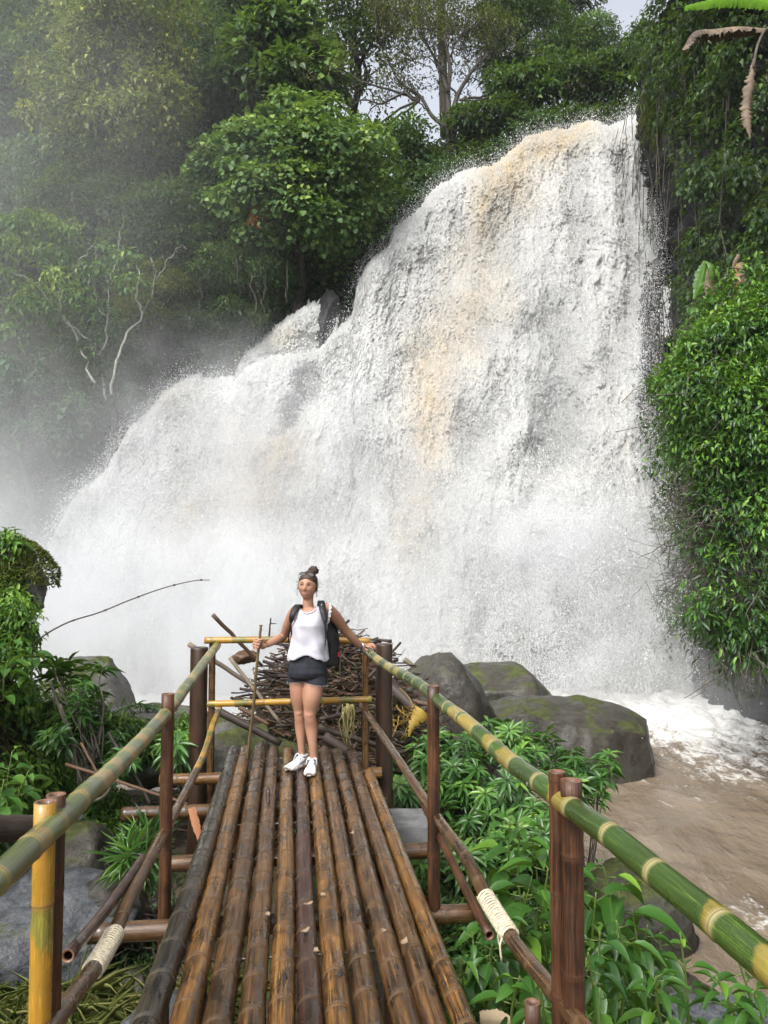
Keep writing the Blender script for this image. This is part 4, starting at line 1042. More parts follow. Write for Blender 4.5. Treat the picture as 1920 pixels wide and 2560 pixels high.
def vpost(name, px, py, Y, r_, mat, parent, zb, seed, dx=0, dy=0, joint=.34, label=None):
    c = at(px, py, Y); return bamboo(name, [c, c + np.array([dx * .5, dy * .5, (zb - c[2]) * .5]), c + np.array([dx, dy, zb - c[2]])], r_, mat, parent, seed, joint=joint, n=20, sides=24, label=label)[0]
o = vpost('post', 1083, 1714, 4.28, .034, BM['post'], rail_r, -1.3, 221, label='red brown bamboo post in the middle of the right railing')
o = vpost('post', 1428, 1950, 2.5, .0345, BM['post'], rail_r, -1.3, 222, label='thick red brown front post of the right railing'); cpost = at(1428, 1950, 2.5)
o = vpost('post', 1393, 1928, 2.56, .027, BM['post'], rail_r, -1.3, 223, label='thinner post tied behind the front post of the right railing')
o = vpost('post_stub', 1331, 2505, 2.2, .022, BM['post'], rail_r, -1.0, 224)
bolt(rline(1081, 1752) + np.array([-.02, -.03, .0]), (-.4, -.9, .1), rail_r, .008)

# ---- left railing
LA, LB, LC = (-1.50, 6.95), (-1.19, 4.2), (-.95, 2.2)
def lline(px, py):
    q = at_line(px, py, LA, LB)
    return q if q[1] > 4.2 else at_line(px, py, LB, LC)
rail_l = thing('bamboo_railing', 'left hand railing with a pale green and yellow bamboo handrail', 'railing', (-1.2, 4.2, -1.2))
pts = [lline(*p) for p in [(544, 1612), (513, 1652), (485, 1692), (460, 1724), (448, 1742), (430, 1766), (380, 1824), (321, 1886), (253, 1952), (215, 1984), (179, 2022), (87, 2108), (20, 2172), (-60, 2245), (-260, 2420)]]
o, nd = bamboo('handrail', pts, .034, BM['pale'], rail_l, 301, joint=.245, n=160, sides=28, taper=1.05, jvar=.1)
bolt(lline(192, 2036) + np.array([.02, -.03, .005]), (.5, -.8, .2), o)
pts = [lline(*p) for p in [(549, 1768), (532, 1812), (513, 1876), (485, 1938), (457, 1994), (405, 2091), (359, 2178), (318, 2258), (289, 2325), (231, 2425), (191, 2480), (140, 2549), (20, 2720)]]
cut = 3
o, _ = bamboo('lower_rail', pts[:cut + 1], .026, BM['gold'], rail_l, 311, joint=.2, n=40, label='yellow far end of the lower left rail')
o, _ = bamboo('lower_rail', [pts[cut] + np.array([.004, .05, .016])] + pts[cut + 1:], .0275, BM['brown'], rail_l, 312, joint=.28, n=120, taper=1.1)
wrap('rope_binding', [lline(287, 2333), lline(260, 2380), lline(232, 2426)], .0290, o, 17, .0058)
bamboo('under_rail', [lline(372, 2130) + np.array([-.03, 0, -.03]), lline(300, 2250) + np.array([-.05, 0, -.03]), lline(214, 2375) + np.array([-.06, 0, -.02])], .022, BM['red'], rail_l, 314, joint=.4, n=30)
vpost('post', 420, 1734, 4.3, .034, BM['post'], rail_l, -1.3, 321, label='red brown bamboo post in the middle of the left railing')
vpost('post', 113, 2004, 2.28, .0305, BM['gold'], rail_l, -1.3, 322, dx=.0, joint=.42, label='bright yellow front post of the left railing')
vpost('post', 140, 1986, 2.36, .029, BM['post'], rail_l, -1.3, 323, dx=-.0, label='brown post tied behind the yellow front post')

# ---- end railing
rail_e = thing('bamboo_railing', 'low end railing across the far end of the deck behind the woman', 'railing', (-.85, 7.0, -.2))
YE = 6.98
bamboo('top_rail', [at(512, 1601, YE), at(720, 1599, YE), at(926, 1603, YE)], .0295, BM['gold'], rail_e, 401, joint=.235, n=30, jvar=.2)
bamboo('middle_rail', [at(519, 1760, YE), at(720, 1754, YE), at(930, 1748, YE)], .0285, BM['gold'], rail_e, 405, joint=.23, n=30)
vpost('post', 531, 1606, 7.03, .030, BM['brown'], rail_e, -1.1, 402, label='left post of the end railing')
vpost('post', 914, 1612, 7.03, .030, BM['amber'], rail_e, -1.1, 403, label='right post of the end railing')

# ---- two thick timber posts
for (px0, px1, py, Y, lab, sd_) in [(477, 519, 1618, 7.25, 'thick dark timber post at the far left corner of the deck', 1), (940, 981, 1609, 7.2, 'thick dark timber post at the far right corner of the deck', 2)]:
    c = at((px0 + px1) / 2, py, Y); w = (px1 - px0) / 2 * Y / F
    zz = np.array([1.0, .996, .985, .6, .2, -.1, -.35, -.42, -.6, -1.2]) ; zz = np.interp(zz, [-1.2, 1], [-1.25, c[2]])
    fr = np.array([.88, .96, 1, 1.0, 1.01, 1.0, 1.03, 1.10, 1.08, 1.1])
    Pp = np.stack([np.full(10, c[0]), np.full(10, Y), zz], -1); V, Fs, uv = tube(Pp, w * fr, 28)
    V = V + (perlin(V * np.array([9, 9, 2.]), sd_) * .012)[:, None] * norm((V - c) * np.array([1, 1, 0]))
    o = mesh('timber_post', V, Fs, M['timber'], None, True, None, uv); tag(o, lab, 'post', 'thick timber corner posts')
    o2 = o

# concrete blocks beside the deck
for (px, py, Y, lab) in [((992 + 1054) / 2, 2080, 6.2, 'grey concrete block under the right edge of the deck'), (1015, 2046, 6.5, 'grey concrete slab behind the concrete block, right of the deck')]:
    c = at(px, py, Y); import bmesh
    bm = bmesh.new(); bmesh.ops.create_cube(bm, size=1); bmesh.ops.scale(bm, vec=(.42, .3, .16 if py > 2060 else .07), verts=bm.verts); bmesh.ops.bevel(bm, geom=bm.edges[:], offset=.008, segments=2, affect='EDGES')
    V = np.array([v.co[:] for v in bm.verts]); fs = [[v.index for v in f.verts] for f in bm.faces]; bm.free()
    me = bpy.data.meshes.new('concrete_block'); me.from_pydata([tuple(v) for v in V], [], fs); me.materials.append(M['concrete'])
    o = bpy.data.objects.new('concrete_block', me); scene.collection.objects.link(o); o.location = c - np.array([.06, 0, 0]); tag(o, lab, 'concrete block')

# ------------------------------------------------------------------ rocks
def rock(name, label, c, half, seed, mat, planes=(), amp=.12, sub=5, rot=0, group=None, cat='boulder', fine=.02):
    V, Fa = ico(sub); r_ = np.random.default_rng(seed); V = V.copy()
    V = np.sign(V) * np.abs(V) ** .8; V /= np.abs(V).max()
    pl = [(norm(r_.normal(size=3)), r_.uniform(.62, .85)) for _ in range(7)] + [(norm(np.array(n_)), d_) for n_, d_ in planes]
    for n_, d_ in pl:
        k = V @ n_ - d_; V = V - np.where(k > 0, k * .92, 0)[:, None] * n_
    V = V * np.array(half); dn = norm(V / np.array(half))
    s = float(np.mean(half))
    V += dn * (fbm(V / s * 1.1 + seed, 4, seed % 9) * amp * s + fbm(V / s * 5 + seed, 4, 5, gain=.6, ridge=True) * fine * 1.2)[:, None]
    cr, sr = math.cos(rot), math.sin(rot); V = V @ np.array([[cr, sr, 0], [-sr, cr, 0], [0, 0, 1]])
    o = mesh(name, V, Fa, M[mat]); o.location = c
    return tag(o, label, cat, group)
rock('boulder', 'largest flat topped brown boulder at the river edge, right of the shrubs', (2.95, 14.5, -1.78), (2.2, 1.4, 1.1), 3, 'rock', [((0, 0, 1), .80), ((-.55, 0, 1), .78), ((1, -.2, .1), .88), ((.1, -1, .25), .80), ((.9, 0, .9), .92)], sub=6, amp=.10)
rock('boulder', 'angular boulder behind the largest flat topped boulder', (2.55, 16.6, -1.25), (1.15, 1.0, .85), 9, 'rock', [((0, 0, 1), .78), ((.9, 0, .7), .72)], sub=5)
rock('boulder', 'peaked mossy boulder nearest the debris pile, left of the angular boulder', (1.02, 13.2, -.95), (1.05, .8, 1.12), 15, 'rock', [((-.8, -.2, .7), .74), ((.9, 0, .65), .66)], sub=5)
rock('boulder', 'small boulder half hidden behind the right handrail below the peaked boulder', (.55, 11.0, -1.1), (.7, .5, .6), 14, 'rock', sub=4)
rock('boulder', 'mossy dark rock at the water edge under the right handrail', (2.62, 8.25, -1.95), (.62, .5, .48), 17, 'rock_moss', sub=5)
rock('boulder', 'low wet slab in the bottom right corner', (2.3, 5.9, -1.95), (1.0, .6, .35), 19, 'rock_blue', sub=5)
rock('boulder', 'dark wet rock under the leafy stalks at the bottom right', (1.75, 5.0, -1.75), (.45, .4, .4), 21, 'rock_blue', sub=4)
rock('boulder', 'dark rounded wet slab in the river shallows right of the weeds', (2.25, 7.0, -2.1), (.7, .6, .22), 22, 'rock', sub=4)
rock('boulder', 'grey brown steep sided boulder beyond the left bank, against the white water', (-4.55, 11.9, -.75), (.82, .7, 1.1), 24, 'rock_pale', [((.8, 0, .6), .7), ((0, 0, 1), .85)], sub=5)
rock('boulder', 'pale flat topped rock behind the left handrail', (-2.75, 9.6, -.55), (.82, .6, .52), 26, 'rock_pale', [((0, 0, 1), .75)], sub=5)
rock('boulder', 'pale rock between pale flat topped rock and left timber post', (-2.0, 9.3, -.62), (.5, .5, .5), 27, 'rock_pale', sub=4)
rock('boulder', 'mossy rock under the left half of the debris pile', (-1.68, 8.7, -.52), (.45, .4, .5), 28, 'rock_moss', sub=5)
rock('boulder', 'small mossy rock right behind the feet of the woman', (-1.0, 8.2, -.58), (.36, .35, .52), 29, 'rock_moss', sub=5)
rock('boulder', 'small dark rounded rock under the twigs left of the deck', (-2.05, 6.0, -.92), (.26, .28, .32), 31, 'rock', sub=4)
rock('boulder', 'wide slate grey slab on the ground behind the yellow post', (-2.5, 5.8, -1.04), (.72, .5, .42), 33, 'rock_blue', [((0, -.5, 1), .7)], sub=5)
rock('boulder', 'slate grey rock beside the left edge of the deck, below the rope binding', (-1.35, 4.5, -1.2), (.42, .5, .36), 35, 'rock_blue', sub=5)
rock('boulder', 'dark rock in the shade left of the small rounded rock', (-2.8, 6.9, -.95), (.5, .4, .35), 36, 'rock', sub=4)
rock('cliff_rib', 'dark wet rock rib between the upper cascade and the main fall', tuple(at(818, 812, 24.7)), (.45, .5, 1.1), 55, 'cliff', rot=.3, sub=5, cat='rock')
r_ = np.random.default_rng(64); names_ = ['between the slate slab and the twigs', 'at the foot of the yellow post', 'under the left rope binding', 'left of the middle left post', 'below the long leaved plant', 'beside the shaded dark rock', 'at the left edge under the dark beam', 'near the deck edge by the cross beam', 'in the grass at the bottom left', 'behind the slate slab']
for k, (x, y, sz_) in enumerate([(-1.75, 6.2, .13), (-1.75, 4.3, .12), (-1.6, 4.9, .16), (-1.75, 5.6, .15), (-1.9, 6.7, .12), (-2.5, 6.6, .14), (-3.0, 5.6, .18), (-1.45, 5.3, .12), (-2.3, 4.4, .13), (-2.9, 6.4, .15)]):
    rock('stone', 'small brown grey stone ' + names_[k], (x, y, float(ground_z(np.array([x]), np.array([y]))[0]) + sz_ * .35), (sz_ * 1.2, sz_, sz_ * .8), 70 + k, ['rock', 'rock_blue', 'rock_pale'][k % 3], sub=4, group='small stones on the left bank', cat='stone')
om = rock('mossy_outcrop', 'moss topped overhanging rock at the left edge above the green bank', (-3.93, 8.0, 1.42), (.46, .5, .50), 38, 'rock_moss', [((.5, 0, -.8), .7)], sub=5, cat='rock')
# leafy moss on that rock
mb = MB(); r_ = np.random.default_rng(2); d = norm(r_.normal(size=(5200, 3)) + np.array([.1, -.3, .75])); d = d[(d[:, 2] > .05)]
P_ = np.array([-3.93, 8.0, 1.42]) + d * np.array([.50, .53, .52]) * (1 + .14 * perlin(d * 3, 4))[:, None]
leaves(mb, P_, d + r_.normal(size=d.shape) * .6, r_.normal(size=d.shape) + d, .05, .018, 'far', r_.random(len(d))); mb.build('moss', LM['moss'], om)

# ------------------------------------------------------------------ debris of driftwood behind the deck
mx, my = np.meshgrid(np.linspace(-2.3, 1.0, 60), np.linspace(7.9, 11.2, 50), indexing='ij')
def mound(X, Y): return -1.3 + 1.75 * np.exp(-(((X + .65) / 1.25) ** 2 + ((Y - 9.9) / 1.15) ** 2) ** 1.3)
mz = mound(mx, my) + fbm(np.stack([mx.ravel(), my.ravel(), mx.ravel() * 0], -1) * 3, 4, 6).reshape(mx.shape) * .18
tag(mesh('debris_mound', np.stack([mx, my, mz], -1).reshape(-1, 3), grid_faces(60, 50)[:, ::-1], M['drift_dark']), kind='stuff')
r_ = np.random.default_rng(12)
for nm, cnt, mt, rr0, LL in [('tangled_driftwood', 800, 'drift_dark', (.006, .022), (.3, 1.1)), ('tangled_brown_sticks', 900, 'drift_brown', (.004, .014), (.25, .9)), ('tangled_pale_twigs', 260, 'drift_pale', (.003, .006), (.2, .7))]:
    mb = MB()
    for q in range(cnt):
        x = r_.normal() * .66 - .6; y = 9.2 + r_.normal() * .6; z = float(mound(x, y)) + .12 + abs(r_.normal()) * .13
        a = r_.uniform(0, 2 * np.pi); d = norm(np.array([math.cos(a), math.sin(a) * .7, r_.normal() * .22])); L_ = r_.uniform(*LL) * .8
        p = np.array([x, y, z]); R_ = r_.uniform(*rr0)
        P_ = twig(mb, p - d * L_ / 2, p + d * L_ / 2, R_, R_ * .45, .04, q + cnt, 6, 5)
        if q % 4 == 0: twig(mb, P_[3], P_[3] + norm(d + r_.normal(size=3) * .7) * L_ * .35, R_ * .5, R_ * .2, .06, q, 4, 4)
    tag(mb.build(nm, M[mt]), kind='stuff')
mb = MB(); n = 5500; x = r_.normal(size=n) * .75 - .55; y = 9.0 + r_.normal(size=n) * .5; P_ = np.stack([x, y, mound(x, y) + .15 + r_.random(n) * .12], -1)
leaves(mb, P_, r_.normal(size=(n, 3)) * np.array([1, 1, .3]), r_.normal(size=(n, 3)) * .6 + np.array([0, -.4, 1]), .09, .022, 'lance', r_.random(n)); tag(mb.build('leaf_litter', LM['brown']), kind='stuff')

def log(name, label, a, b, r0, mat, r1=None, group='big sticks in the debris pile', cat='log', wob=.004, sides=12, bumpy=.0):
    mb = MB(); P_ = twig(mb, a, b, r0, r1 or r0 * .8, wob, int(abs(a[0] * 1000)) % 999, 12, sides)
    return tag(mb.build(name, M[mat]), label, cat, group)
log('driftwood_pole', 'long reddish pole leaning up left of the woman above the end railing', at(532, 1537, 8.6), at(655, 1665, 8.9), .024, 'drift_brown')
log('driftwood_pole', 'long pale pole slanting down through the middle of the debris pile', at(574, 1644, 8.0), at(701, 1808, 7.9), .021, 'drift_pale')
log('driftwood_log', 'dark ringed log lying low left of the mossy rock', at(540, 1775, 8.0), at(700, 1858, 7.8), .042, 'drift_dark')
log('driftwood_log', 'thick dark log right of the woman behind the deck end', at(812, 1842, 7.75), at(925, 1915, 7.6), .055, 'drift_dark')
log('driftwood_log', 'dark log lying above the thick log right of the woman', at(795, 1818, 8.0), at(960, 1868, 8.1), .033, 'drift_dark')
log('driftwood_log', 'splintered black log jutting right past the right timber post', at(960, 1700, 9.0), at(1040, 1775, 8.6), .095, 'drift_dark', .05)
log('driftwood_pole', 'pinkish brown stick pointing right behind the right timber post', at(1010, 1748, 8.8), at(1085, 1764, 8.6), .028, 'drift_brown')
log('driftwood_pole', 'long dark pole low behind the right timber post, pointing at the shrubs', at(940, 1900, 8.4), at(1130, 1842, 8.8), .028, 'drift_dark')
log('driftwood_pole', 'dark forked stick rising behind the right timber post', at(920, 1695, 8.6), at(1002, 1606, 8.8), .02, 'drift_dark', .013)
log('driftwood_pole', 'greyish pole poking out above the left timber post', at(472, 1610, 8.8), at(640, 1720, 9.2), .03, 'drift_pale')
log('green_bamboo_stick', 'mossy green bamboo piece in the debris pile left of the walking stick', at(598, 1768, 8.1), at(672, 1812, 8.0), .024, 'drift_brown')
log('driftwood_pole', 'short broken stub beside the peaked mossy boulder', at(1010, 1648, 11.5), at(1035, 1666, 11.5), .04, 'drift_pale')
log('driftwood_pole', 'dark pole under the middle rail right of the woman', at(800, 1798, 7.9), at(945, 1768, 8.3), .022, 'drift_dark')
log('driftwood_pole', 'thin straight twig standing behind the top rail beside the walking stick', at(671, 1610, 8.6), at(677, 1545, 8.6), .012, 'drift_dark', .008)
log('driftwood_twig', 'short side twig of the standing thin twig', at(675, 1559, 8.6), at(691, 1559, 8.6), .007, 'drift_dark', .004, cat='twig')
rock('driftwood_stump', 'brown root stump on top of the debris pile left of the woman', at(612, 1642, 9.3), (.16, .12, .07), 44, 'drift_brown', sub=4, amp=.3, cat='stump')
# pale root with fibres hanging under the middle rail, yellow torn frond, scraps
mb = MB(); c = at(866, 1768, 7.75)
for q in range(26):
    a = c + r_.normal(size=3) * .025; P_ = catmull([a, a + np.array([r_.normal() * .02, 0, -.12]), a + np.array([r_.normal() * .06, r_.normal() * .03, -.2 - r_.random() * .25])], 8); V, Fs, uv = tube(P_, np.linspace(.014 if q < 8 else .006, .002, 8), 5); mb.add(V, Fs, uv)
tag(mb.build('root_clump', wood_mat('yellowish_root', (.2, .17, .06), (.38, .33, .14))), 'yellowish root clump with fibres hanging below the middle rail', 'root')
ribbon('yellow_frond', [at(1058, 1775, 8.3), at(1045, 1795, 8.25), at(1030, 1815, 8.2), at(1022, 1842, 8.2)], [.12, .10, .05, .01], wood_mat('yellow_dead_frond', (.16, .10, .02), (.5, .34, .04)), None, .5, 40, up=(0, -1, 0), seed=3)
tag(bpy.data.objects['yellow_frond'], 'torn yellow dead frond hanging right of the right timber post', 'dead frond')
mb = MB(); 
for q in range(30):
    a = at(1010 + r_.normal() * 18, 1790 + r_.normal() * 16, 8.3); twig(mb, a, a + r_.normal(size=3) * .12, .006, .003, .1, q, 4, 4)
tag(mb.build('yellow_straw', wood_mat('yellow_straw', (.2, .12, .02), (.5, .33, .05))), kind='stuff')

# long arching twig on the left, and sticks on the left ground
mb = MB(); P_ = catmull([at(px, py, 7.0) for px, py in [(-20, 1730), (38, 1662), (70, 1622), (114, 1586), (175, 1554), (249, 1531), (325, 1500), (409, 1470), (485, 1452), (524, 1450)]], 60)
V, Fs, uv = tube(P_, np.linspace(.009, .0035, 60), 7); mb.add(V, Fs, uv)
for k in (20, 27, 34, 41, 48, 55):
    V, Fs, uv = tube([P_[k] - (.012, 0, .002), P_[k], P_[k] + (.012, 0, .002)], [.004, .012, .004], 7); mb.add(V, Fs, uv)
tag(mb.build('arching_twig', M['drift_dark']), 'long thin arching twig with knots reaching over the white water', 'twig')
log('bamboo_stick', 'long thin greenish stick lying across the gap left of the deck', at(165, 1911, 6.2), at(470, 2010, 5.6), .013, 'drift_brown', .009, group='sticks on the left bank')
log('fallen_stick', 'bent orange brown stick standing in the creepers behind the left handrail', at(203, 1858, 6.8), at(245, 1935, 6.6), .012, 'drift_brown', group='sticks on the left bank')
log('timber_beam', 'dark reddish horizontal log entering from the left edge', at(-90, 2070, 3.6), at(92, 2072, 3.9), .062, 'drift_dark', .062, group=None, cat='beam', wob=.004, sides=18)
mb = MB()
for q in range(130):
    a = at(r_.uniform(160, 400), r_.uniform(2030, 2130), 6.0); a[2] = ground_z(a[0:1], a[1:2])[0] + r_.random() * .2 + .1; d = norm(r_.normal(size=3) * np.array([1, .6, .2])); twig(mb, a, a + d * r_.uniform(.2, .7), .009, .004, .06, q, 5, 4)
tag(mb.build('scattered_twigs', M['drift_dark']), kind='stuff')
mb = MB()
for pts in [[(270, 1830), (300, 1880), (345, 1950), (375, 2010)], [(300, 1930), (260, 1990), (200, 2010)], [(150, 1760), (180, 1840), (190, 1900), (205, 1960)], [(125, 1700), (160, 1800), (195, 1870)]]:
    V, Fs, uv = tube(catmull([at(px, py, 7.2) for px, py in pts], 16), .014, 6); mb.add(V, Fs, uv)
tag(mb.build('bare_roots', M['bark_mid']), 'bare grey roots trailing down the left bank beside the boulder', 'roots')
# split dead culm pieces
for q, (a, b, lab) in enumerate([((478, 2020), (500, 2110), 'orange split bamboo piece hanging beside the left timber post'), ((1200, 2545), (1290, 2556), 'pale broken bamboo splinter at the bottom edge right of the deck')]):
    ribbon('split_bamboo', [at(*a, 5.6 if q == 0 else 3.6), (at(*a, 5.6 if q == 0 else 3.6) + at(*b, 5.6 if q == 0 else 3.6)) / 2 + (0, 0, .01), at(*b, 5.6 if q == 0 else 3.6)], [.03, .035, .01], wood_mat('split_culm%d' % q, (.4, .16, .08) if q == 0 else (.4, .3, .18), (.55, .28, .15) if q == 0 else (.6, .5, .34)), None, .2, 20, up=(0, -1, .3), seed=q)
    o = [x for x in bpy.data.objects if x.name.startswith('split_bamboo')][-1]; tag(o, lab, 'bamboo piece')

# ------------------------------------------------------------------ plants near the deck
def whorl(mb, c, r_, nleaf=10, L=.13, W=.035, up=(0, 0, 1), tint=.5, droop=.15):
    up = norm(np.array(up, float)); a = np.linspace(0, 2 * np.pi, nleaf, endpoint=False) + r_.uniform(0, 6)
    x = norm(np.cross(up, [.3, 1, .2])); y = np.cross(up, x); el = r_.uniform(.05, .75, nleaf) - droop
    D = np.cos(a)[:, None] * x + np.sin(a)[:, None] * y + el[:, None] * up
    N = up[None] + D * -.2 + r_.normal(size=(nleaf, 3)) * .12
    leaves(mb, np.repeat(np.array([c]), nleaf, 0) + D * .012, D, N, L * r_.uniform(.7, 1.15, nleaf), W * r_.uniform(.8, 1.15, nleaf), 'lance', np.clip(tint + r_.normal(size=nleaf) * .12 + el * .15, 0, 1))
def shrub(name, label, tips, base, L=.14, W=.038, mat='shrub', seed=1, group=None, nleaf=10, stem=.007, cat='shrub', second=True, tint=.45):
    root = thing(name, label, cat, base, group); r_ = np.random.default_rng(seed); mb = MB(); tb = MB()
    for k, tip in enumerate(tips):
        tip = np.array(tip); d = norm(tip - np.array(base)); up = norm(d * .6 + np.array([0, -.1, .6]) + r_.normal(size=3) * .28)
        tn = np.clip(tint + r_.normal() * .16, .05, 1)
        whorl(mb, tip, r_, nleaf, L, W, up, tn)
        if second: whorl(mb, tip - up * .05, r_, nleaf - 2, L * 1.1, W * 1.1, up, tn - .12, .35); whorl(mb, tip - up * .13, r_, nleaf - 4, L * 1.1, W * 1.1, up, tn - .2, .5)
        P_ = catmull([np.array(base) + r_.normal(size=3) * .04, (np.array(base) + tip) / 2 + r_.normal(size=3) * .06, tip - up * .12, tip], 12); V, Fs, uv = tube(P_, np.linspace(stem, stem * .5, 12), 5); tb.add(V, Fs, uv)
    mb.build('foliage', LM[mat], root); tb.build('stems', M['bark_mid'], root); return root
def ppts(poly_centres, n, seed, sp, Yf):
    r_ = np.random.default_rng(seed); out = []
    for _ in range(n):
        c = poly_centres[r_.integers(len(poly_centres))]; px, py = c[0] + r_.normal() * sp, c[1] + r_.normal() * sp * .8
        out.append(at(px, py, Yf(py) + r_.normal() * .25))
    return out
YF = lambda py: np.interp(py, [1820, 2200, 2500], [9.0, 6.2, 4.6])
GS = 'whorled leaf shrubs right of the deck'
for k, (cs, n, lab) in enumerate([
    ([(1080, 1890), (1120, 1860), (1150, 1900)], 26, 'whorled shrub just right of the middle right post, in front of the small boulder'),
    ([(1240, 1850), (1290, 1870), (1320, 1850)], 20, 'whorled shrub directly below the left end of the largest boulder'),
    ([(1180, 1950), (1240, 1980), (1130, 1960)], 34, 'biggest whorled shrub in the middle of the shrub patch'),
    ([(1400, 1910), (1450, 1950), (1480, 1935)], 24, 'darker whorled shrub against the lower right face of the largest boulder'),
    ([(1260, 2060), (1340, 2030), (1380, 2080)], 30, 'whorled shrub low behind the right handrail'),
    ([(1110, 2060), (1150, 2110), (1100, 2130)], 20, 'whorled shrub beside the concrete blocks'),
    ([(1010, 1900), (1020, 1960), (1040, 1870)], 12, 'small whorled shrub between the right timber post and the middle right post')]):
    tips = ppts(cs, n, 50 + k, 34, YF); m_ = np.mean(tips, 0); base = (m_[0] + .1, m_[1] + .25, float(ground_z(m_[0:1], m_[1:2])[0]) - .02)
    shrub('whorled_shrub', lab, tips, base, L=.15, W=.042, seed=60 + k, group=GS, tint=.55 if k != 3 else .3)
YL = lambda py: np.interp(py, [1600, 1800, 2000], [7.8, 7.4, 7.0])
shrub('whorled_shrub', 'dark spreading whorled shrub in front of the grey brown boulder on the left', ppts([(200, 1640), (160, 1690), (250, 1740), (230, 1700), (130, 1660)], 13, 71, 28, YL), tuple(at(240, 1900, 7.3)), L=.2, W=.036, seed=81, nleaf=11, group='whorled plants on the left bank', second=False, tint=.3, stem=.01)
shrub('whorled_shrub', 'leafy shrub below the pale flat topped rock on the left', ppts([(210, 1770), (180, 1830), (240, 1860), (290, 1900)], 30, 72, 30, YL), tuple(at(230, 1960, 7.3)), L=.12, W=.04, seed=82, group='whorled plants on the left bank', tint=.4)
shrub('whorled_shrub', 'rosette plant left of the left timber post', ppts([(450, 1860), (458, 1850)], 6, 73, 14, lambda p: 7.6), tuple(at(455, 1960, 7.8)), L=.2, W=.045, seed=83, group='whorled plants on the left bank', tint=.55)
shrub('whorled_shrub', 'small plant row on top of the pale flat topped rock', [at(px, 1762 + (px % 13), 9.5) for px in (305, 322, 340, 358, 372, 384)], tuple(at(345, 1800, 9.5)), L=.13, W=.045, seed=84, group='whorled plants on the left bank', nleaf=7, second=False, tint=.4)
shrub('whorled_shrub', 'long leaved plant hanging under the left handrail beside the twigs', ppts([(350, 2110), (365, 2090), (340, 2140)], 9, 75, 14, lambda p: 5.6), tuple(at(375, 2080, 5.8)), L=.22, W=.02, seed=85, group='whorled plants on the left bank', tint=.5)

def broad(name, label, stems, L, W, mat='bright', seed=1, group=None, per=9, kind='big', tint=.5, base_z=None, droop=.35):
    """upright weeds: stems with large drooping leaves. stems: list of (px, py_top, px, py_base, Y)"""
    r_ = np.random.default_rng(seed); c0 = at(stems[0][2], stems[0][3], stems[0][4]); root = thing(name, label, 'plant', c0, group); mb = MB(); tb = MB()
    for px, py, bx, by, Y in stems:
        a = at(px, py, Y); b = at(bx, by, Y + .1); P_ = catmull([b, (a + b) / 2 + r_.normal(size=3) * .03, a], 16); V, Fs, uv = tube(P_, np.linspace(.009, .004, 16), 6); tb.add(V, Fs, uv)
        t_ = np.sort(r_.random(per)) ** .6; ang = np.arange(per) * 2.4 + r_.uniform(0, 6)
        Pl = np.stack([np.interp(t_ * 15, np.arange(16), P_[:, i]) for i in range(3)], -1)
        D = np.stack([np.cos(ang), np.sin(ang), np.interp(t_, [0, 1], [-.1, .45]) - droop * r_.random(per)], -1); N = np.tile([0, 0, 1.], (per, 1)) + D * np.array([.2, .2, 0]) + r_.normal(size=(per, 3)) * .15
        st = .25 * L; 
        for q in range(per):
            V, Fs, uv = tube([Pl[q], Pl[q] + norm(D[q]) * st], .003, 4); tb.add(V, Fs, uv)
        leaves(mb, Pl + norm(D) * st, D, N, L * r_.uniform(.6, 1.1, per) * np.interp(t_, [0, .7, 1], [1, 1, .6]), W * r_.uniform(.7, 1.1, per) * np.interp(t_, [0, .7, 1], [1, 1, .5]), kind, np.clip(tint + r_.normal(size=per) * .16, 0, 1))
    mb.build('foliage', LM[mat], root); tb.build('stems', M['stem'], root); return root
M['stem'] = plain('green_stem', (.10, .15, .03), .5)
GB = 'broad leaved weeds right of the deck'
broad('broad_leaved_weed', 'tall weed with toothed bright leaves left of the front right posts', [(1275, 2040, 1265, 2330, 5.2), (1300, 2070, 1310, 2330, 5.1), (1330, 2085, 1340, 2330, 5.3)], .24, .12, seed=91, group=GB, per=11)
broad('broad_leaved_weed', 'weed with the largest hanging leaves touching the front right posts', [(1330, 2190, 1330, 2420, 4.3), (1370, 2170, 1370, 2420, 4.2), (1310, 2230, 1290, 2450, 4.2)], .30, .15, seed=92, group=GB, per=9, tint=.45)
broad('broad_leaved_weed', 'low broad leaves just right of the front right posts', [(1510, 2170, 1500, 2350, 4.3), (1545, 2210, 1530, 2380, 4.2), (1490, 2230, 1490, 2400, 4.0)], .25, .12, seed=93, group=GB, per=8, tint=.5)
broad('broad_leaved_weed', 'drooping weed below the rope binding of the right railing', [(1180, 2330, 1180, 2520, 4.0), (1230, 2360, 1220, 2540, 3.9), (1260, 2300, 1260, 2520, 4.1), (1150, 2390, 1140, 2560, 3.9)], .17, .075, 'vine', seed=94, group=GB, per=14, tint=.45, droop=.8)
broad('broad_leaved_weed', 'drooping weeds right behind the front right posts', [(1500, 2330, 1500, 2560, 3.7), (1540, 2300, 1550, 2560, 3.8), (1580, 2270, 1590, 2560, 4.2), (1620, 2310, 1600, 2560, 4.4), (1470, 2380, 1470, 2600, 3.5), (1650, 2330, 1640, 2560, 4.5)], .18, .075, 'vine', seed=95, group=GB, per=14, tint=.5, droop=.8)
broad('broad_leaved_weed', 'weeds at the bottom edge between lower right rail and front posts', [(1300, 2440, 1300, 2640, 3.2), (1350, 2470, 1350, 2640, 3.1), (1500, 2470, 1500, 2640, 3.0), (1390, 2440, 1390, 2650, 3.3)], .15, .07, 'bright', seed=96, group=GB, per=12, tint=.5, droop=.7)
GK = 'leafy stalks in the bottom right corner'
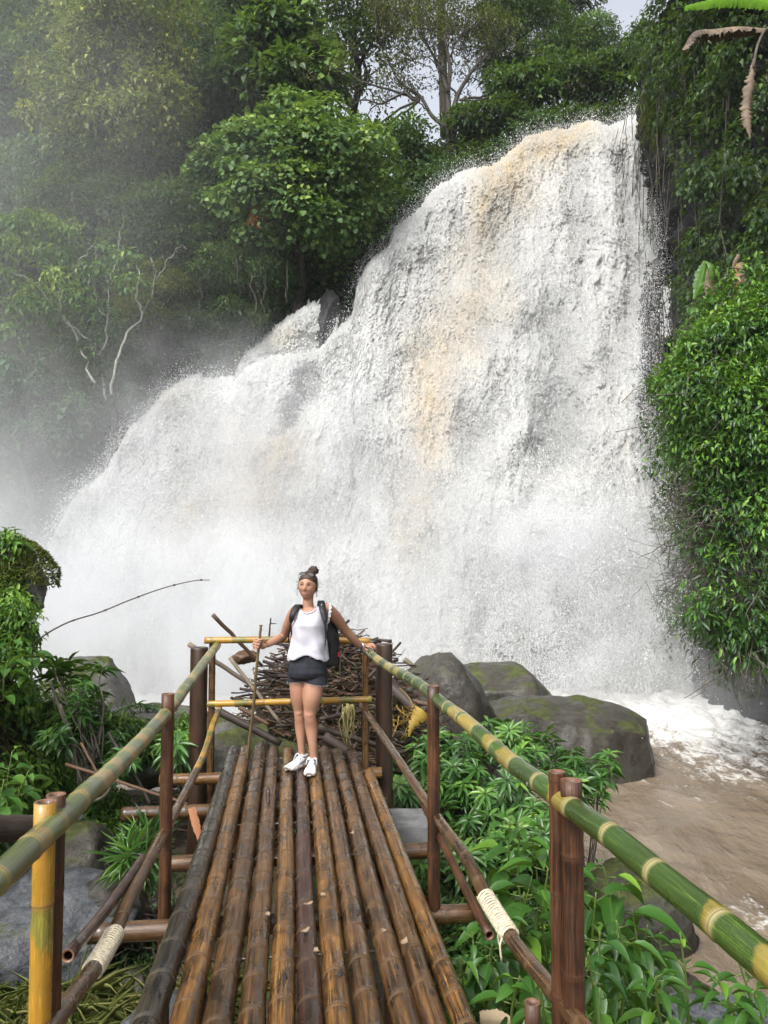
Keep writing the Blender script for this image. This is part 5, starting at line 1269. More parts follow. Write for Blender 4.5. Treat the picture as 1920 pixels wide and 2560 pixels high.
for k, (px, py, by, Y, lab) in enumerate([(1700, 2330, 2600, 3.9, 'leafy stalk under the right handrail, leftmost of the corner stalks'), (1835, 2370, 2600, 3.6, 'tall leafy stalk nearest the bottom right corner'), (1790, 2440, 2600, 3.4, 'leafy stalk between the leftmost and the tall one'), (1640, 2440, 2600, 3.5, 'short leafy stalk next to the drooping weeds'), (1880, 2480, 2620, 3.3, 'low leafy stalk at the right edge')]):
    broad('leafy_stalk', lab, [(px, py, px + 20, by, Y)], .15, .06, 'bright', 200 + k, GK, 13, 'big', .5)
broad('left_bank_weed', 'nettle like plant low at the left edge behind the yellow post', [(30, 1880, 30, 2060, 5.4), (70, 1930, 60, 2080, 5.2), (10, 1950, 20, 2080, 5.0)], .16, .09, 'bright', 211, None, 11, 'big', .45)
broad('left_bank_weed', 'broad leaves on the left bank under the moss topped rock', [(40, 1590, 30, 1700, 6.8), (80, 1620, 80, 1720, 6.7), (20, 1650, 10, 1750, 6.6)], .17, .09, 'bright', 212, None, 9, 'big', .4)

# masses of small growth: bank creepers, grass, weeds
r_ = np.random.default_rng(300)
def on_ground(n, x0, x1, y0, y1, cond=None, dz=.0):
    X = r_.uniform(x0, x1, n); Y = r_.uniform(y0, y1, n); Z = ground_z(X, Y) + dz; C = np.stack([X, Y, Z], -1)
    return C if cond is None else C[cond(C)]
mb = MB(); C = on_ground(760, -5.6, -3.0, 4.6, 10.5, lambda C: C[:, 2] > -.9)
clumps(mb, C + np.array([.1, 0, .05]), r_.uniform(.14, .36, len(C)), 70, .095, .045, 'lance', (.5, -.6, .5), .8, .58, .28, 301); tag(mb.build('bank_creepers', LM['bright']), kind='stuff')
mb = MB(); C = np.array([at(r_.uniform(-40, 70), r_.uniform(1500, 1660), r_.uniform(7.3, 7.9)) for _ in range(70)] + [at(r_.uniform(-40, 30), r_.uniform(1340, 1480), 7.75) for _ in range(22)])
clumps(mb, C, r_.uniform(.10, .2, len(C)), 60, .08, .035, 'lance', (.3, -.7, .5), .9, .55, .28, 306); tag(mb.build('hanging_creepers', LM['bright']), kind='stuff')
mb = MB(); C = np.array([at(r_.uniform(250, 470), r_.uniform(1800, 1900), r_.uniform(8.9, 9.1)) for _ in range(70)] + [at(r_.uniform(130, 260), r_.uniform(1760, 1850), 8.6) for _ in range(50)])
clumps(mb, C, r_.uniform(.08, .2, len(C)), 50, .08, .03, 'lance', (.1, -.7, .6), .7, .5, .28, 307); tag(mb.build('rock_creepers', LM['mid']), kind='stuff')
mb = MB(); C = on_ground(170, -4.2, -2.4, 5.5, 9.5)
clumps(mb, C + np.array([0, 0, .05]), r_.uniform(.1, .25, len(C)), 60, .09, .03, 'lance', (.2, -.6, .7), .5, .5, .28, 302); tag(mb.build('bank_weeds', LM['bright']), kind='stuff')
mb = MB(); n = 3600; C = on_ground(n, -5.0, -3.3, 4.6, 9.0, lambda C: C[:, 2] > -.8)
leaves(mb, C, np.stack([.5 + r_.normal(size=len(C)) * .6, -.5 + r_.normal(size=len(C)) * .4, -.2 + r_.normal(size=len(C)) * .6], -1), np.tile([.3, -.3, 1.], (len(C), 1)), .3, .012, 'blade', r_.random(len(C))); tag(mb.build('bank_grass', LM['grass']), kind='stuff')
mb = MB(); n = 14000; C = on_ground(n, -3.2, -1.05, 2.4, 5.4, lambda C: perlin(C * 1.2, 8) > -.5 + .3 * (C[:, 1] - 4.2))
leaves(mb, C + np.array([0, 0, .02]), np.stack([r_.normal(size=len(C)), r_.normal(size=len(C)) * .7, .25 + .35 * r_.random(len(C))], -1), np.tile([0, 0, 1.], (len(C), 1)), r_.uniform(.15, .45, len(C)), .008, 'blade', r_.random(len(C)) ** .8); tag(mb.build('flattened_grass', LM['grass']), kind='stuff')
mb = MB(); C = on_ground(600, .5, 2.6, 2.2, 7.5)
clumps(mb, C + np.array([0, 0, .12]), r_.uniform(.1, .24, len(C)), 46, .09, .035, 'lance', (-.2, -.6, .8), .9, .4, .3, 303); tag(mb.build('riverside_weeds', LM['bright']), kind='stuff')
mb = MB(); C = on_ground(260, .3, 2.2, 5.5, 10)
clumps(mb, C + np.array([0, 0, .1]), r_.uniform(.15, .3, len(C)), 60, .11, .035, 'lance', (-.2, -.6, .8), .3, .3, .28, 304); tag(mb.build('undergrowth_by_shrubs', LM['dark']), kind='stuff')
mb = MB(); n = 3500; C = on_ground(n, .4, 2.4, 2.2, 6.5)
leaves(mb, C, np.stack([r_.normal(size=n) * .6, r_.normal(size=n) * .5, .7 + .5 * r_.random(n)], -1), np.tile([0, -.5, 1.], (n, 1)), r_.uniform(.12, .35, n), .008, 'blade', r_.random(n) * .5); tag(mb.build('riverside_grass', LM['bright']), kind='stuff')
mb = MB(); C = on_ground(60, -2.9, -1.6, 5.6, 7.6)
clumps(mb, C + np.array([0, 0, .05]), r_.uniform(.08, .16, len(C)), 40, .06, .02, 'far', (0, -.4, .9), .3, .3, .28, 305); tag(mb.build('small_ground_plants', LM['dark']), kind='stuff')

# dry leaves lying on the poles
for k, (px, py, L_, a, lab) in enumerate([(762, 2330, .085, .9, 'pale curled dry leaf in the middle of the deck near the front'), (1010, 2358, .10, 1.2, 'torn pale dry leaf stuck beside a pole on the right of the deck'), (808, 2240, .06, 2.2, 'thin brown dry leaf on the amber pole right of the middle'),
        (770, 2262, .07, .4, 'narrow dry leaf lying across the gap left of the thin brown leaf'), (668, 2290, .05, 1.4, 'small dry leaf in a gap on the left half'), (790, 2380, .05, 1.7, 'sliver of dry leaf on the dark red pole'), (880, 2085, .05, 1.1, 'small dry leaf at the far right of the deck'), (960, 2330, .04, 2.5, 'tiny dry leaf beside the torn pale leaf')]):
    c = atz(px, py, .012); L_ *= .75; d = np.array([math.cos(a), math.sin(a), 0]); s_ = np.array([-d[1], d[0], 0]); n_ = 9; V = []
    for i, t_ in enumerate(np.linspace(-.5, .5, n_)):
        w = .012 * math.cos(t_ * math.pi) ** .6 * (1 + .3 * math.sin(i * 5 + k)) + .001
        for u in (-1, 0, 1): V.append(c + d * L_ * t_ + s_ * w * u + np.array([0, 0, .006 * abs(u) + .02 * t_ * t_ * 4 * .4 + .002 * math.sin(i * 3.1)]))
    o = mesh('dry_leaf', np.array(V), grid_faces(n_, 3), M['deadleaf']); tag(o, lab, 'dry leaf', 'dry leaves on the deck')
# ------------------------------------------------------------------ the woman
def voxel(mb_list, size, smooth_it=6, name='tmp'):
    """several closed pieces grown together into one surface; returns V, quads"""
    mb = MB()
    for V, Fs, uv in mb_list: mb.add(V, Fs)
    o = mb.build(name, None)
    md = o.modifiers.new('r', 'REMESH'); md.mode = 'VOXEL'; md.voxel_size = size; md.adaptivity = 0
    sm = o.modifiers.new('s', 'SMOOTH'); sm.iterations = smooth_it; sm.factor = .5
    dg = bpy.context.evaluated_depsgraph_get(); ev = o.evaluated_get(dg); me = bpy.data.meshes.new_from_object(ev)
    V = np.empty(len(me.vertices) * 3, np.float32); me.vertices.foreach_get('co', V)
    idx = np.empty(len(me.loops), np.int32); me.loops.foreach_get('vertex_index', idx)
    tot = np.empty(len(me.polygons), np.int32); me.polygons.foreach_get('loop_total', tot); st = np.empty(len(me.polygons), np.int32); me.polygons.foreach_get('loop_start', st)
    Fq = idx[st[tot == 4][:, None] + np.arange(4)]
    bpy.data.objects.remove(o); bpy.data.meshes.remove(me)
    return V.reshape(-1, 3).astype(float), Fq

def oval(rings, sides=32, yaw=0.0, pw=2.0):
    """rings of (centre, half width, half depth[, roll]); horizontal ovals"""
    a = np.linspace(0, 2 * np.pi, sides, endpoint=False)
    cx = np.sign(np.cos(a)) * np.abs(np.cos(a)) ** (2 / pw); cyy = np.sign(np.sin(a)) * np.abs(np.sin(a)) ** (2 / pw)
    V = []
    for q in rings:
        c, w, d = q[:3]; roll = q[3] if len(q) > 3 else 0
        x = cx * w; y = cyy * d
        V.append(np.stack([c[0] + x * math.cos(yaw) - y * math.sin(yaw), c[1] + x * math.sin(yaw) + y * math.cos(yaw), c[2] + x * roll], -1))
    V = np.vstack(V); n = len(rings)
    Fs = [grid_faces(n, sides, True), np.arange(sides)[::-1][None], (np.arange(sides) + (n - 1) * sides)[None]]
    return V, Fs, np.zeros((len(V), 2))
def limbt(pts, rads, n=26, sides=22):
    P_ = catmull(pts, n); R_ = np.interp(np.linspace(0, 1, n), np.linspace(0, 1, len(rads)), rads)
    k = catmull(np.stack([np.array(rads, float), np.zeros(len(rads)), np.zeros(len(rads))], -1), n)[:, 0]
    return tube(P_, k, sides)
def ball(c, r3, sub=3):
    V, Fa = ico(sub); return V * np.array(r3) + np.array(c), [Fa], np.zeros((len(V), 2))

t = NT('tanned_skin'); p = t.obj()
n1 = t.noise(p, 7, 3); n2 = t.noise(p, 260, 3)
sk = t.ramp(n1, [(.3, (.33, .170, .108)), (.7, (.41, .225, .148))])
M['skin'] = t.pbr(sk, .48, t.bump(n2, .08, .001), spec=.4, sss=.08)
t = NT('white_cotton'); M['cotton'] = t.pbr((.48, .47, .53), .85, t.bump(t.noise(t.obj(), 300, 3), .2, .001), sheen=.1)
t = NT('black_denim'); p = t.obj(); M['denim'] = t.pbr(t.ramp(t.noise(t.mapv(p, (1, 1, 2.5)), 22, 6, .7), [(.35, (.006, .007, .011)), (.75, (.026, .029, .042))]), .85, t.bump(t.noise(p, 400, 2), .4, .001))
t = NT('dark_brown_hair'); p = t.obj(); M['hair'] = t.pbr(t.ramp(t.noise(t.mapv(p, (3, 3, 1)), 90, 4), [(.3, (.012, .006, .004)), (.7, (.07, .034, .022))]), .6, t.bump(t.noise(t.mapv(p, (4, 4, .6)), 120, 3), .6, .002))
M['pack'] = plain('black_nylon', (.008, .008, .009), .6)
M['shoe'] = plain('white_leather', (.72, .72, .72), .5)
t = NT('muddy_sole'); M['sole'] = t.pbr(t.ramp(t.noise(t.obj(), 30, 4), [(.35, (.26, .17, .12)), (.6, (.66, .63, .6))]), .7)
M['grey_accent'] = plain('grey_mesh', (.32, .32, .33), .7)
M['lip'] = plain('lip', (.42, .13, .11), .4); M['teeth'] = plain('teeth', (.75, .72, .66), .3); M['brow'] = plain('eyebrow', (.03, .015, .01), .8)
M['eye'] = plain('eye_white', (.55, .52, .5), .25); M['iris'] = plain('iris', (.015, .010, .008), .2)
M['lens'] = plain('grey_lens', (.30, .28, .285), .2, coat=.6); M['frame'] = plain('dark_frame', (.015, .014, .014), .3)
M['silver'] = plain('silver', (.62, .62, .62), .3, metallic=.8); M['redtag'] = plain('red_label', (.5, .02, .03), .6); M['wt'] = plain('white_mark', (.8, .8, .8), .6)

YW = 6.5
def W_(px, py, dy=0.0): return at(px, py, YW + dy)
feetc = (-.66, 6.45, .0)
woman = thing('person', 'smiling woman in white sleeveless top and black shorts standing at the deck end', 'person', feetc)

# head: shaped from a sphere, in its own axes (x to the image right, f forward, z up)
HC = W_(769.5, 1466, -.02); HY, HRl = math.radians(-9), math.radians(4)
def head_to_world(Pl):
    x, f, z = Pl[:, 0], Pl[:, 1], Pl[:, 2]
    x, z = x * math.cos(HRl) + z * math.sin(HRl), -x * math.sin(HRl) + z * math.cos(HRl)
    X = x * math.cos(HY) + f * math.sin(HY); Y = -(f * math.cos(HY) - x * math.sin(HY))
    return np.stack([X, Y, z], -1) + HC
def face_surface(d, scale=1.0, hair=False):
    """d unit directions -> local head surface"""
    x, f, z = d[:, 0], d[:, 1], d[:, 2]
    P_ = d * np.array([.080, .095, .1140])
    low = np.clip(-z, 0, 1)
    P_[:, 0] *= 1 - .30 * low ** 1.6
    P_[:, 1] += np.where(f < 0, .030 * low, -.006 * low)
    P_[:, 1] *= np.where(f > 0, 1 - .05 * np.abs(d[:, 0]), 1)
    X, Z = P_[:, 0], P_[:, 2]; fr = smooth(f, .2, .6)
    g = lambda cx, cz, sx, sz: np.exp(-((X - cx) / sx) ** 2 - ((Z - cz) / sz) ** 2)
    b = 0
    b = b + .017 * g(0, -.022, .0105, .013) + .010 * g(0, -.004, .008, .022)           # nose
    b = b + .006 * g(.011, -.026, .006, .006) + .006 * g(-.011, -.026, .006, .006)
    b = b - .010 * (g(.030, .012, .015, .010) + g(-.030, .012, .015, .010))            # eye sockets
    b = b + .004 * (g(.028, .028, .018, .006) + g(-.028, .028, .018, .006))            # brow
    b = b + .006 * (g(.040, -.022, .017, .015) + g(-.040, -.022, .017, .015))          # cheeks
    b = b + .005 * g(0, -.052, .022, .012) - .003 * g(0, -.072, .016, .006) + .007 * g(0, -.090, .017, .013)
    P_[:, 1] += b * fr
    return P_ * scale
SV, SF = ico(5)
dirs = SV.copy()                                   # x, f, z
HV = head_to_world(face_surface(dirs)); 
headpiece = (HV, [SF[:, ::-1]], np.zeros((len(HV), 2)))
pieces = [headpiece]
def ear(s):
    V, Fa = ico(2); P_ = V * np.array([.010, .019, .031]) + np.array([s * .078, -.004, -.004]); return head_to_world(P_), [Fa], np.zeros((len(P_), 2))
pieces += [ear(1), ear(-1)]
neckb = W_(771, 1521, .02)
pieces.append(limbt([W_(771, 1486, .02), W_(770, 1503, .01), neckb + (0, 0, -.01), neckb + (0, .01, -.06)], [.046, .045, .052, .08]))
def tr(px, py, w, d, roll=.0, dy=0): return (W_(px, py, dy), w, d, roll)
pieces.append(oval([tr(776, 1519, .05, .045, .10, .01), tr(776, 1523, .115, .062, .10), tr(776, 1531, .142, .082, .08), tr(775, 1546, .142, .103, .04), tr(774, 1565, .138, .118), tr(774, 1585, .125, .108),
                    tr(773, 1612, .112, .092), tr(771, 1635, .125, .10), tr(770, 1662, .150, .115), tr(769, 1685, .155, .118), tr(768, 1696, .11, .08)]))
# arms
shL, shR = W_(737, 1531, .0), W_(818, 1524, .0)
elL, wrL = at(709, 1590, 6.66), at(667, 1612, 6.48)
elR, wrR = at(860, 1571, 6.66), at(901, 1616, 6.80)
pieces.append(limbt([shL + (.03, 0, .0), shL, (shL * .55 + elL * .45) + (-.008, 0, 0), elL, (elL * .55 + wrL * .45), wrL], [.050, .052, .044, .037, .036, .0245], 40))
pieces.append(limbt([shR + (-.03, 0, .0), shR, (shR * .55 + elR * .45) + (.010, 0, .004), elR, (elR * .55 + wrR * .45) + (0, 0, -.004), wrR], [.050, .055, .050, .041, .038, .0255], 40))
# legs
def leg(hip, knee, ank, r, heel):
    calf = knee * .68 + ank * .32 + np.array([0, .018, 0])
    return limbt([hip + (0, 0, .05), hip, hip * .5 + knee * .5 + np.array([0, -.01, 0]), knee * .85 + hip * .15, knee, knee * .88 + ank * .12, calf, knee * .3 + ank * .7, ank, heel], [r[0], r[0], r[1], r[2], r[3], r[3] * .92, r[4], r[5], r[6], r[6]], 60, 26)
hipL, knL, anL = W_(746, 1700, .05), W_(748.5, 1782, .06), W_(755, 1884, .07)
hipR, knR, anR = W_(786, 1702, -.01), W_(774.5, 1787, -.04), W_(784.5, 1888, -.03)
pieces.append(leg(hipL, knL, anL, [.078, .070, .053, .047, .049, .035, .029], anL + np.array([0, .0, -.07])))
pieces.append(leg(hipR, knR, anR, [.084, .079, .058, .052, .053, .038, .031], anR + np.array([0, .0, -.07])))
for kn, rr0 in ((knL, .05), (knR, .054)): pieces.append(ball(kn + (0, -.016, .004), (rr0 * .72, rr0 * .72, .040)))
# hands
def finger(pts, r0): return limbt(pts, [r0, r0 * 1.0, r0 * .93, r0 * .8], 16, 12)
yh = 6.45
pieces.append(ball(at(657, 1611, yh + .022), (.036, .020, .042)))
pieces.append(limbt([wrL, at(662, 1612, yh + .022), at(656, 1611, yh + .022)], [.0245, .027, .024], 12))
for k, (y0_, dx) in enumerate([(1600, 0), (1606.5, -1.5), (1613, -2), (1619, -1)]):
    pieces.append(finger([at(650, y0_ + 2, yh + .03), at(639 + dx, y0_, yh + .020), at(635.5 + dx, y0_ + 1, yh - .006), at(641 + dx, y0_ + 3.5, yh - .030), at((652, 650, 648, 645)[k], y0_ + 6, yh - .030)], (.0105, .0105, .010, .0088)[k]))
pieces.append(finger([at(664, 1608, yh + .01), at(660, 1600, yh - .012), at(653, 1598.5, yh - .030), at(644.5, 1602.5, yh - .036)], .0112))
yr = 6.86
pieces.append(limbt([wrR, at(908, 1615.5, yr - .02), at(916, 1614, yr)], [.0255, .027, .022], 12))
pieces.append(ball(at(913, 1615, yr - .005), (.036, .034, .018)))
for k, (a_, b_, c_) in enumerate([((918, 1611, .03), (929, 1609.5, .035), (937, 1616, .03)), ((919, 1612, .01), (930, 1611, .01), (939, 1619, .0)), ((919, 1614, -.012), (930, 1614, -.018), (937.5, 1622, -.024)), ((917, 1617, -.03), (926, 1618, -.04), (932, 1625, -.044))]):
    pieces.append(finger([at(*a_[:2], yr + a_[2]), at(*b_[:2], yr + b_[2]), at((b_[0] + c_[0]) / 2 + 1.5, (b_[1] + c_[1]) / 2 - 1, yr + (b_[2] + c_[2]) / 2), at(*c_[:2], yr + c_[2])], (.0098, .0100, .0097, .0085)[k]))
pieces.append(finger([at(908, 1620, yr - .03), at(914, 1624, yr - .05), at(921, 1626, yr - .055), at(926, 1628, yr - .05)], .0108))
BV, BF = voxel(pieces, .0036, 3)
mesh('body', BV, BF, M['skin'], woman)

# face details
def on_face_pt(x, z, off=.001):
    """point of the face at local x, z"""
    d = SV[SV[:, 1] > 0]; S_ = face_surface(d); k = np.argsort((S_[:, 0] - x) ** 2 + (S_[:, 2] - z) ** 2)[:3]; return np.array([x, S_[k, 1].mean() + off, z])
def face_line(pts, r, mat, name, off=.001, squash=None, sides=8):
    P_ = catmull(np.array([on_face_pt(x, z, off) for x, z in pts]), 22); V, Fs, uv = tube(head_to_world(P_), np.asarray(r) if np.isscalar(r) else np.interp(np.linspace(0, 1, 22), np.linspace(0, 1, len(r)), r), sides)
    mb = MB(); mb.add(V, Fs, uv); return mb.build(name, mat, woman)
for s in (-1, 1):
    face_line([(s * .046, .029), (s * .036, .0355), (s * .024, .034), (s * .013, .029)], [.0012, .0026, .0030, .002], M['brow'], 'eyebrow', .0005)
    c = on_face_pt(s * .030, .012, .0)
    V, Fa = ico(3); V2 = head_to_world(V * np.array([.0125, .007, .0036]) + c + np.array([0, -.0030, 0])); o = mesh('eye', V2, Fa, M['eye'], woman)
    V2 = head_to_world(V * np.array([.0062, .003, .0037]) + c + np.array([-.001, .0032, 0])); mesh('iris', V2, Fa, M['iris'], o)
    face_line([(s * .045, .0115), (s * .038, .0170), (s * .029, .0185), (s * .017, .0135)], [.0014, .0026, .0026, .0014], M['brow'], 'eyelash', .0015)
    face_line([(s * .043, .009), (s * .034, .0055), (s * .024, .0055), (s * .017, .009)], [.0006, .001, .001, .0005], M['brow'], 'lower_lid', .0005)
    V2 = head_to_world(V * np.array([.0035, .003, .0028]) + on_face_pt(s * .0065, -.0335, -.0005)); mesh('nostril', V2, Fa, M['iris'], woman)
face_line([(-.030, -.0475), (-.016, -.0510), (0, -.0520), (.016, -.0510), (.030, -.0475)], [.001, .0028, .0032, .0028, .001], M['lip'], 'upper_lip', .0006)
face_line([(-.030, -.0480), (-.017, -.0610), (0, -.0655), (.017, -.0610), (.030, -.0480)], [.001, .0030, .0040, .0030, .001], M['lip'], 'lower_lip', .0004)
tv = []
xs = np.linspace(-.027, .027, 19)
for x in xs:
    u = 1 - (x / .028) ** 2
    for tt_ in np.linspace(0, 1, 4):
        zt = -.0485 - .0035 * u; zb = -.0490 - .0135 * u; z_ = zt + (zb - zt) * tt_; tv.append(on_face_pt(x, z_, .0016))
mesh('teeth', head_to_world(np.array(tv)), grid_faces(19, 4), M['teeth'], woman)

# hair
d = dirs; zn, fn, xn = d[:, 2], d[:, 1], d[:, 0]
hl = .50 - .34 * np.abs(xn) ** 1.5 + .05 * perlin(d * 9, 3)
mask = np.maximum(smooth(zn, hl, hl + .10), smooth(-fn, -.40 + .06 * perlin(d * 11, 5), -.26) * smooth(zn, -.45, -.25))
S_ = face_surface(d)
hair = S_ * (.91 + .125 * mask + .05 * smooth(zn - hl, .05, .5) + .012 * mask * perlin(d * np.array([14, 14, 3]), 6))[:, None]
hair[:, 2] += .006 * mask * (zn > .3)
o_hair = mesh('hair', head_to_world(hair), SF[:, ::-1], M['hair'], woman)
BC = head_to_world(np.array([[.030, -.030, .135]]))[0]
V, Fa = ico(4); nn_ = perlin(V * 2.6, 8); sw = np.sin(9 * V[:, 2] + 4 * np.arctan2(V[:, 1], V[:, 0]))
mesh('hair_bun', BC + V * np.array([.043, .040, .037]) * (1 + .28 * nn_ + .08 * sw)[:, None], Fa, M['hair'], o_hair)
mb = MB(); r_ = np.random.default_rng(9)
for q in range(75):
    if q < 22: a = BC + norm(r_.normal(size=3)) * .03; L_ = .022
    else:
        dd = norm(np.array([r_.choice([-1, 1]) * r_.uniform(.6, 1), r_.uniform(-.3, .35), r_.uniform(-.35, .55)])); a = head_to_world((face_surface(dd[None]) * 1.03))[0]; L_ = r_.uniform(.015, .034)
    o_ = norm(a - HC) * 1.0; e = [a]
    for j in range(4): e.append(e[-1] + (o_ * .5 + r_.normal(size=3) * .7) * L_ * .38 + np.array([0, 0, -.002 * j]))
    V, Fs, uv = tube(catmull(e, 12), .0007, 4); mb.add(V, Fs, uv)
tag(mb.build('loose_strands', M['hair'], o_hair), kind='stuff')
for x0 in (.080, .078, -.080):
    mb = MB()
    e = head_to_world(np.array([[x0, .01, -.005], [x0 * 1.1, .012, -.03], [x0 * 1.02, .01, -.05], [x0 * 1.12, .008, -.07], [x0, .0, -.085]])); V, Fs, uv = tube(catmull(e, 20), .0016, 5); mb.add(V, Fs, uv); mb.build('hair_lock', M['hair'], o_hair)

# sunglasses pushed up on the hair
sg = bpy.data.objects.new('sunglasses', None)
sgl = None
mbf = MB(); lenses = []
for s in (-1, 1):
    a = np.linspace(0, 2 * np.pi, 28, endpoint=False); c = np.array([s * .0335 - .003, .060, .103])
    ex = np.array([1, 0, -.06 * s]); ez = norm(np.array([0, .42, .9]))
    R_ = c + (np.cos(a) * .029)[:, None] * ex + ((np.sin(a) * .0175) * (1 + .12 * s * np.cos(a)))[:, None] * ez - np.array([0, .006, 0]) * (np.cos(a) * s > .5)[:, None]
    ring = np.vstack([R_, R_[:1]]); V, Fs, uv = tube(head_to_world(ring), .0021, 7, False); mbf.add(V, Fs, uv)
    lenses.append((R_, c))
V, Fs, uv = tube(head_to_world(catmull([[-.0075, .062, .106], [-.003, .064, .110], [.002, .062, .106]], 8)), .002, 7); mbf.add(V, Fs, uv)
for s in (-1, 1):
    V, Fs, uv = tube(head_to_world(catmull([[s * .062 - .003, .057, .104], [s * .078, .03, .085], [s * .082, -.01, .05], [s * .078, -.035, .02]], 14)), .0018, 6); mbf.add(V, Fs, uv)
sgl = mbf.build('sunglasses', M['frame']); tag(sgl, 'dark framed sunglasses pushed up on the hair of the woman', 'sunglasses')
for R_, c in lenses:
    V = head_to_world(np.vstack([R_, [c + np.array([0, .003, .001])]])); n_ = len(R_); Fa = np.array([(i, (i + 1) % n_, n_) for i in range(n_)]); mesh('lens', V, Fa, M['lens'], sgl)

# white top
sh = [tr(776, 1517, .06, .055, .10, .01), tr(776, 1521, .128, .075, .10), tr(776, 1528, .152, .092, .08), tr(775, 1546, .148, .117, .04), tr(773.5, 1562, .150, .134), tr(773, 1585, .148, .128), tr(773.5, 1612, .154, .122),
      tr(772, 1632, .166, .130), tr(771, 1645, .172, .138), tr(771, 1652, .171, .138)]
tv_, tf_ = voxel([oval(sh, 40)], .0065, 4)
tl_ = tv_ - W_(773, 1600); zz = tv_[:, 2]; ang = np.arctan2(tl_[:, 1], tl_[:, 0])
lowf = smooth(-zz, -1.20, -.99)
hem = W_(771, 1652)[2]
fold = np.sin(ang * 5 + 5 * perlin(tv_ * 4, 2)) * .35 + perlin(tv_ * np.array([13, 13, 6]) + tv_[:, ::-1] * 4, 3)
rad = norm(tl_ * np.array([1, 1, 0]))
tv_ += rad * (fold * (.0075 + .014 * lowf))[:, None]
tv_ += rad * (perlin(tv_ * np.array([6, 6, 9]), 7) * .014 * smooth(-zz, -1.42, -1.2))[:, None]
# gathered, lifted middle of the hem in front
front = np.exp(-((tl_[:, 0] + .01) / .085) ** 2) * (tl_[:, 1] < 0); tv_[:, 2] += front * .058 * smooth(-zz, -hem - .12, -hem)
tv_[:, 2] += .010 * np.sin(ang * 7 + 1) * smooth(-zz, -hem - .03, -hem)
# bust
for s in (-1, 1): tv_[:, 1] -= .018 * np.exp(-((tl_[:, 0] - s * .062 - .004) / .045) ** 2 - ((zz - 1.225) / .05) ** 2) * (tl_[:, 1] < 0)
nc = W_(770, 1514, -.02); q = (tv_ - nc) / np.array([.082, .13, .062]); cutm = (q ** 2).sum(1) > 1
bot = tv_[:, 2] > hem - .012 + .0
kf = cutm[tf_].all(1)
o_top = mesh('sleeveless_top', tv_, tf_[kf], M['cotton'], woman)
# neckline band and frilled shoulder edges
a = np.linspace(-math.pi, 0, 30); band = []
for aa in a:
    x = nc[0] + .079 * math.cos(aa) * 1.0; z = nc[2] + .060 * math.sin(aa) * 1.0
    k = np.argmin((tv_[:, 0] - x) ** 2 + (tv_[:, 2] - z) ** 2 + 10 * (tl_[:, 1] > .02)); band.append(tv_[k] + np.array([0, -.002, 0]))
band = np.array(band)
for _ in range(6): band[1:-1] = (band[:-2] + 2 * band[1:-1] + band[2:]) / 4
band = catmull(band[::2] + np.array([0, -.002, 0]), 40)
mb = MB(); V, Fs, uv = tube(band, .0065, 7); mb.add(V, Fs, uv); mb.build('neckline_band', M['cotton'], o_top)
def frill(pts, w, n=50, seed=0, out=(1, 0, 0)):
    P_ = catmull(pts, n); r_ = np.random.default_rng(seed); V = []
    for i in range(n):
        o_ = norm(np.array(out) + np.array([0, .35 * math.sin(i * 1.1), .25 * math.cos(i * .9)])); ww = w * (.55 + .45 * math.sin(math.pi * i / (n - 1)))
        V += [P_[i], P_[i] + o_ * ww * .5 + np.array([0, .004 * math.sin(i * 1.7), 0]), P_[i] + o_ * ww + np.array([0, .006 * math.sin(i * 1.7 + 1), -.004])]
    o = mesh('frilled_sleeve', np.array(V), grid_faces(n, 3), M['cotton'], o_top); md = o.modifiers.new('th', 'SOLIDIFY'); md.thickness = .002; return o
frill([W_(812, 1513, .05), W_(818, 1510, .0), W_(822, 1520, -.055), W_(820, 1540, -.085), W_(818, 1560, -.08)], .030, seed=1, out=(1, -.1, .5))
frill([W_(738, 1526, .03), W_(733, 1522, .0), W_(729, 1530, -.05), W_(729, 1543, -.07)], .014, seed=2, out=(-1, -.1, .4))

# shorts
def cuff(c0, c1, r0, r1, roll=0): 
    P_ = np.array([c0, (c0 + c1) / 2, c1]); return oval([(c0, r0, r0 * .98), ((c0 + c1) / 2, (r0 + r1) / 2, (r0 + r1) / 2), (c1, r1, r1, roll), (c1 + np.array([0, 0, -.006]), r1 * .98, r1 * .98, roll)], 36)
shp = [oval([tr(770, 1634, .128, .105), tr(770, 1645, .140, .115), tr(770, 1662, .157, .125), tr(769.5, 1680, .168, .130), tr(769.5, 1690, .158, .120), tr(769, 1696, .12, .08)], 40),
       cuff(W_(746, 1680, .03), W_(744, 1700, .045), .085, .088, .06), cuff(W_(789, 1680, -.0), W_(790, 1706, -.012), .092, .098, -.14)]
sv_, sf_ = voxel(shp, .005, 3)
sv_ += norm((sv_ - W_(770, 1670)) * np.array([1, 1, 0])) * (perlin(sv_ * np.array([5, 5, 22]), 4) * .007)[:, None]
o_sh = mesh('denim_shorts', sv_, sf_, M['denim'], woman)
mb = MB(); r_ = np.random.default_rng(3)
for c, rr0, roll in ((W_(744, 1700, .045), .088, .06), (W_(790, 1706, -.012), .098, -.14)):
    for q in range(70):
        a_ = r_.uniform(-math.pi, .1); p_ = c + np.array([math.cos(a_) * rr0, math.sin(a_) * rr0, math.cos(a_) * rr0 * roll - .004]); V, Fs, uv = tube([p_, p_ + np.array([r_.normal() * .006, -.003, -.008 - .01 * r_.random()])], .0009, 3, False); mb.add(V, Fs, uv)
mb.build('frayed_hem', M['grey_accent'], o_sh)
V, Fs, uv = ball(W_(776, 1643, -.118), (.006, .003, .006), 2); mesh('button', V, Fs, M['silver'], o_sh)
